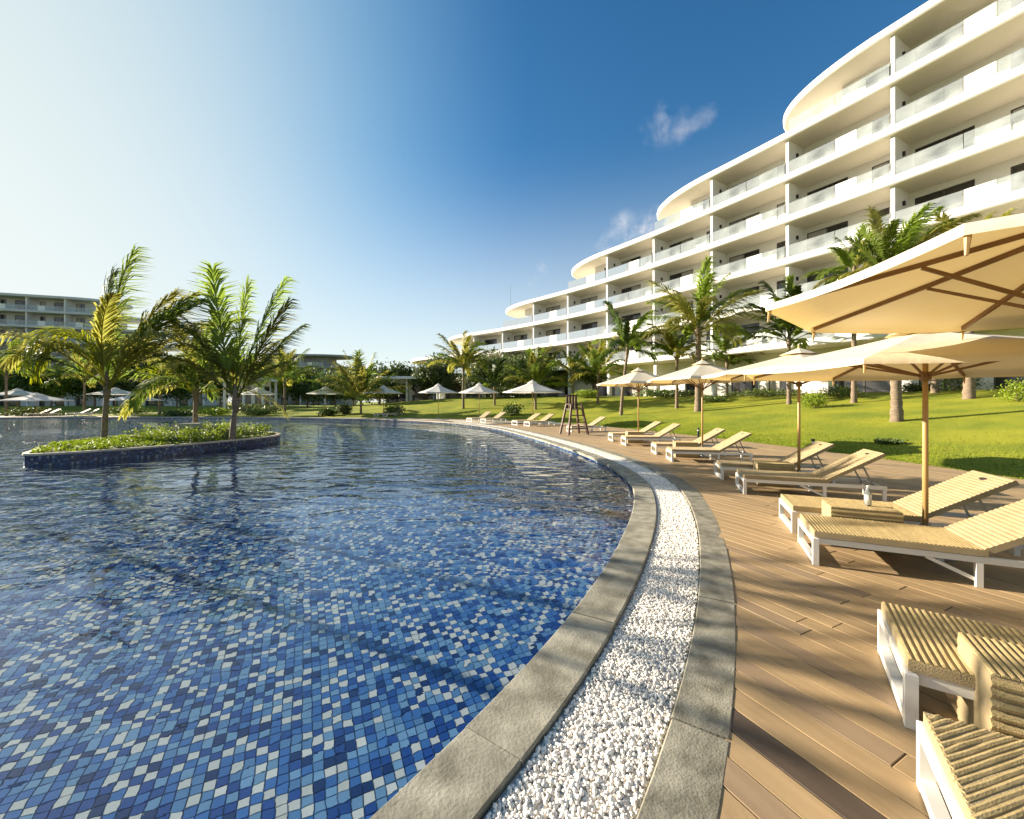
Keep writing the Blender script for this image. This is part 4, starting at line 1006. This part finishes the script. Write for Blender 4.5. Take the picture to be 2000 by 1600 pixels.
# ---------------------------------------------------------------- umbrellas
def make_umbrella(Rr, rim, apex, cloth='canopy', rot=0.0, low=.28, far=False):
    rt = empty('patio_umbrella', (0, 0, 0)); m = MB()
    m.tube([(0, 0, 0), (0, 0, apex - .06)], [.026, .024], 12); m.build('pole', M['wood'], rt, True)
    m = MB(); m.tube([(0, 0, 0), (0, 0, .04), (0, 0, .05), (0, 0, .3)], [.27, .27, .045, .04], 18); m.build('base', M['steel'], rt)
    cor = [Vector((math.cos(rot + k * math.pi / 4), math.sin(rot + k * math.pi / 4), 0)) for k in range(8)]
    conc = .10 if not far else .22
    def prof(f): return apex + (rim - apex) * (f ** (1 - conc))
    na, nr = 6, 7
    for k in range(8):
        a_, b_ = cor[k], cor[(k + 1) % 8]; v = []; f = []
        for i in range(nr + 1):
            fr_ = .13 + .87 * i / nr
            for j in range(na + 1):
                t = j / na; q = a_.lerp(b_, t) * Rr * fr_; sag = math.sin(math.pi * t)
                q = q * (1 - .018 * sag * fr_); q.z = prof(fr_) - .018 * sag * fr_; v.append(q)
        for j in range(na + 1):                      # small valance
            t = j / na; q = a_.lerp(b_, t) * Rr; sag = math.sin(math.pi * t); q = q * (1 - .018 * sag); q.z = rim - .018 * sag - (.045 if not far else .03); v.append(q)
        for i in range(nr + 1):
            for j in range(na): f.append((i * (na + 1) + j, (i + 1) * (na + 1) + j, (i + 1) * (na + 1) + j + 1, i * (na + 1) + j + 1))
        mb = MB(); mb.add(v, f); mb.build('canopy_panel', M[cloth], rt, True)
        if not far:
            mb = MB(); pp = [a_ * Rr * fr_ + Vector((0, 0, prof(fr_) - .022)) for fr_ in (.03, .25, .5, .75, .985)]
            for e, g in zip(pp[:-1], pp[1:]): mb.bar(e, g, .022, .03)
            rb = mb.build('rib', M['rib'], rt)
            mb = MB(); mb.bar(Vector((0, 0, rim - low)) + a_ * .05, a_ * Rr * .52 + Vector((0, 0, prof(.52) - .04)), .016, .022); mb.build('strut', M['rib'], rb)
            mb = MB(); mb.tube([a_ * Rr * .985 + Vector((0, 0, rim - .04)), a_ * (Rr * .985 + .01) + Vector((0, 0, rim - .12))], [.012, .006], 6); mb.build('rib_tip', M['wood'], rb)
    mb = MB(); vt = []
    for k in range(8): vt.append(cor[k] * Rr * .19 + Vector((0, 0, prof(.13) + .012)))
    vt.append(Vector((0, 0, apex + .08))); mb.add(vt, [(k, (k + 1) % 8, 8) for k in range(8)]); mb.build('vent_cap', M[cloth], rt)
    mb = MB(); mb.tube([(0, 0, apex + .03), (0, 0, apex + .09), (0, 0, apex + .13)], [.03, .025, .006], 10); mb.build('finial', M['wood'], rt)
    if not far:
        mb = MB(); mb.tube([(0, 0, rim - low - .05), (0, 0, rim - low + .04)], [.05, .05], 12); mb.build('runner_hub', M['rib'], rt)
        mb = MB(); mb.tube([(0, 0, prof(.03) - .09), (0, 0, prof(.03) - .01)], [.05, .05], 12); mb.build('top_hub', M['rib'], rt)
    return rt
UG = 'cream umbrellas round the pool'
def umb(x, y, lb, Rr=1.8, rim=2.2, ap=.5, z=0.0, group=UG, **k):
    u = make_umbrella(Rr, rim, rim + ap, **k); u.location = (x, y, z); tag(u, lb, 'umbrella', group); return u
umb(3.34, 2.15, 'large cream octagonal umbrella shading the two ribbed loungers', 1.72, 2.28, .42, rot=R(155))
umb(4.42, 4.38, 'cream umbrella with wooden pole beside the water bottle table', 1.78, 1.96, .42, rot=R(168), low=.08)
umb(5.5, 7.85, 'cream umbrella on a wooden pole by the first black bollard', 1.7, 2.14, .42, rot=R(15), low=.2)
umb(5.6, 12.05, 'cream umbrella on a wooden pole by the second black bollard', 1.62, 2.26, .5, rot=R(10))
umb(5.0, 16.2, 'small cream umbrella standing left of the second bollard umbrella', 1.68, 2.32, .55, rot=R(18))
for px, Y, rimy, wpx, lb in ((1040, 29.5, 766, 118, 'widest pale umbrella of the row on the far bank'), (936, 36, 767, 82, 'pale umbrella in front of the palm with full rounded crown'), (856, 39, 767, 78, 'pale umbrella left of the full crowned palm'),
                             (749, 44, 768, 76, 'pale umbrella right of the fan shaped palm'), (636, 46, 769, 70, 'pale umbrella left of the fan shaped palm'), (505, 47, 770, 66, 'pale umbrella before the small pavilion'),
                             (72, 45.2, 784, 104, 'grey white umbrella over the far left shore loungers'), (263, 46.5, 786, 94, 'grey white umbrella beside the tallest island palm trunk'), (225, 50, 770, 84, 'grey white umbrella set back behind its twin'), (35, 51, 772, 80, 'grey white umbrella under the far left trees')):
    x = XA(px, Y); z = ground_z(x, Y); rim = ZA(rimy, Y) - z; umb(x, Y, lb, wpx * Y / F / 2, max(1.75, rim), .80, z, cloth='canopy_far', rot=R(px % 40), far=True)

# ---------------------------------------------------------------- lifeguard chair, bollards
lc = empty('lifeguard_chair', (XA(1121, 20.2), 20.2, 0), R(18)); tag(lc, 'tall dark wooden lifeguard chair at the pool edge', 'chair')
for sx in (-1, 1):
    for sy in (-1, 1):
        m = MB(); m.bar((sx * .52, sy * .48, 0), (sx * .27, sy * .27, 1.45 if sy < 0 else 1.5), .09, .09); m.build('leg', M['darkwood'], lc)
m = MB(); m.box(-.32, .32, -.32, .30, 1.22, 1.26); m.build('seat', M['darkwood'], lc)
m = MB()
for k in range(4): m.box(-.30 + .16 * k, -.18 + .16 * k, .25, .28, 1.27, 1.95)
m.bar((-.32, .265, 1.92), (.32, .265, 1.92), .02, .07); m.build('backrest', M['darkwood'], lc)
for sx in (-1, 1):
    m = MB(); m.bar((sx * .30, -.3, 1.48), (sx * .30, .27, 1.48), .07, .035); m.build('armrest', M['darkwood'], lc)
for zz in (.30, .62, .94):
    m = MB(); wx = .52 - .25 * zz / 1.45; m.bar((-wx, -(.48 - .21 * zz / 1.45), zz), (wx, -(.48 - .21 * zz / 1.45), zz), .05, .05); m.build('rung', M['darkwood'], lc)
for zz in (.5,):
    for sx in (-1, 1):
        wx = .52 - .25 * zz / 1.45; wy = .48 - .21 * zz / 1.45; m = MB(); m.bar((sx * wx, -wy, zz), (sx * wx, wy, zz), .05, .05); m.build('brace', M['darkwood'], lc)
def bollard(px, py, lb, hgt=.42):
    x, y = G(px, py, .05); z = ground_z(x, y); rt = empty('bollard_light', (x, y, z)); tag(rt, lb, 'bollard', 'black bollard lights at the lawn edge')
    m = MB(); m.tube([(0, 0, -.05), (0, 0, hgt * .68)], [.05, .05], 12); m.build('post', M['black'], rt)
    m = MB(); m.tube([(0, 0, hgt * .68), (0, 0, hgt * .82)], [.038, .038], 12); m.build('lens', M['partition'], rt)
    m = MB(); m.tube([(0, 0, hgt * .82), (0, 0, hgt)], [.055, .052], 12); m.build('cap', M['black'], rt)
bollard(1588, 880, 'short black bollard light at the lawn edge behind the first umbrella pole')
bollard(1364, 852, 'short black bollard light behind the second small umbrella pole')
bollard(674, 812, 'short black bollard light on the far grass by the fan palm', .6)

# a mast on the hotel roof
x, y = XA(997, 62), 62; ms = MB(); ms.tube([(0, 0, 0), (0, 0, 3.4)], [.03, .015], 6); o = ms.build('antenna', M['steel']); o.location = (x + .0, y + 0.5, 16.2)
tag(o, 'thin antenna mast on the hotel terrace roof', 'antenna')

# a planter with two palms beyond the left edge of the picture; their shadows reach the deck
i2 = empty('island_planter', (-17.3, 11.3, FLOOR), R(120)); tag(i2, 'oval planter island with two slim upright palms', 'planter')
m = MB(); pl = [(2.0 * math.cos(a_), 1.0 * math.sin(a_)) for a_ in np.linspace(0, 2 * math.pi, 40, endpoint=False)]
m.hull(pl, 0, ISZ - FLOOR - .05); m.build('side_wall', M['stone2'], i2)
m = MB(); m.hull([(a_ * .95, b_ * .95) for a_, b_ in pl], ISZ - FLOOR - .05, ISZ - FLOOR); m.build('soil', M['grass'], i2)
for (qx, qy, qh, sd, lb) in ((-16.7, 10.4, 5.2, 51, 'slim palm with upright fronds on the oval planter island'), (-17.9, 12.3, 5.7, 52, 'taller slim palm with upright fronds on the oval planter island')):
    palm(lb, qx - .5, qy, ISZ - .05, qh, 2.6, sd, tr=.065, leaf=.8, n_leaf=12, wid=.10, n=5, droop=.35, el0=45, el1=84, wind=(-.05, 0, 0))
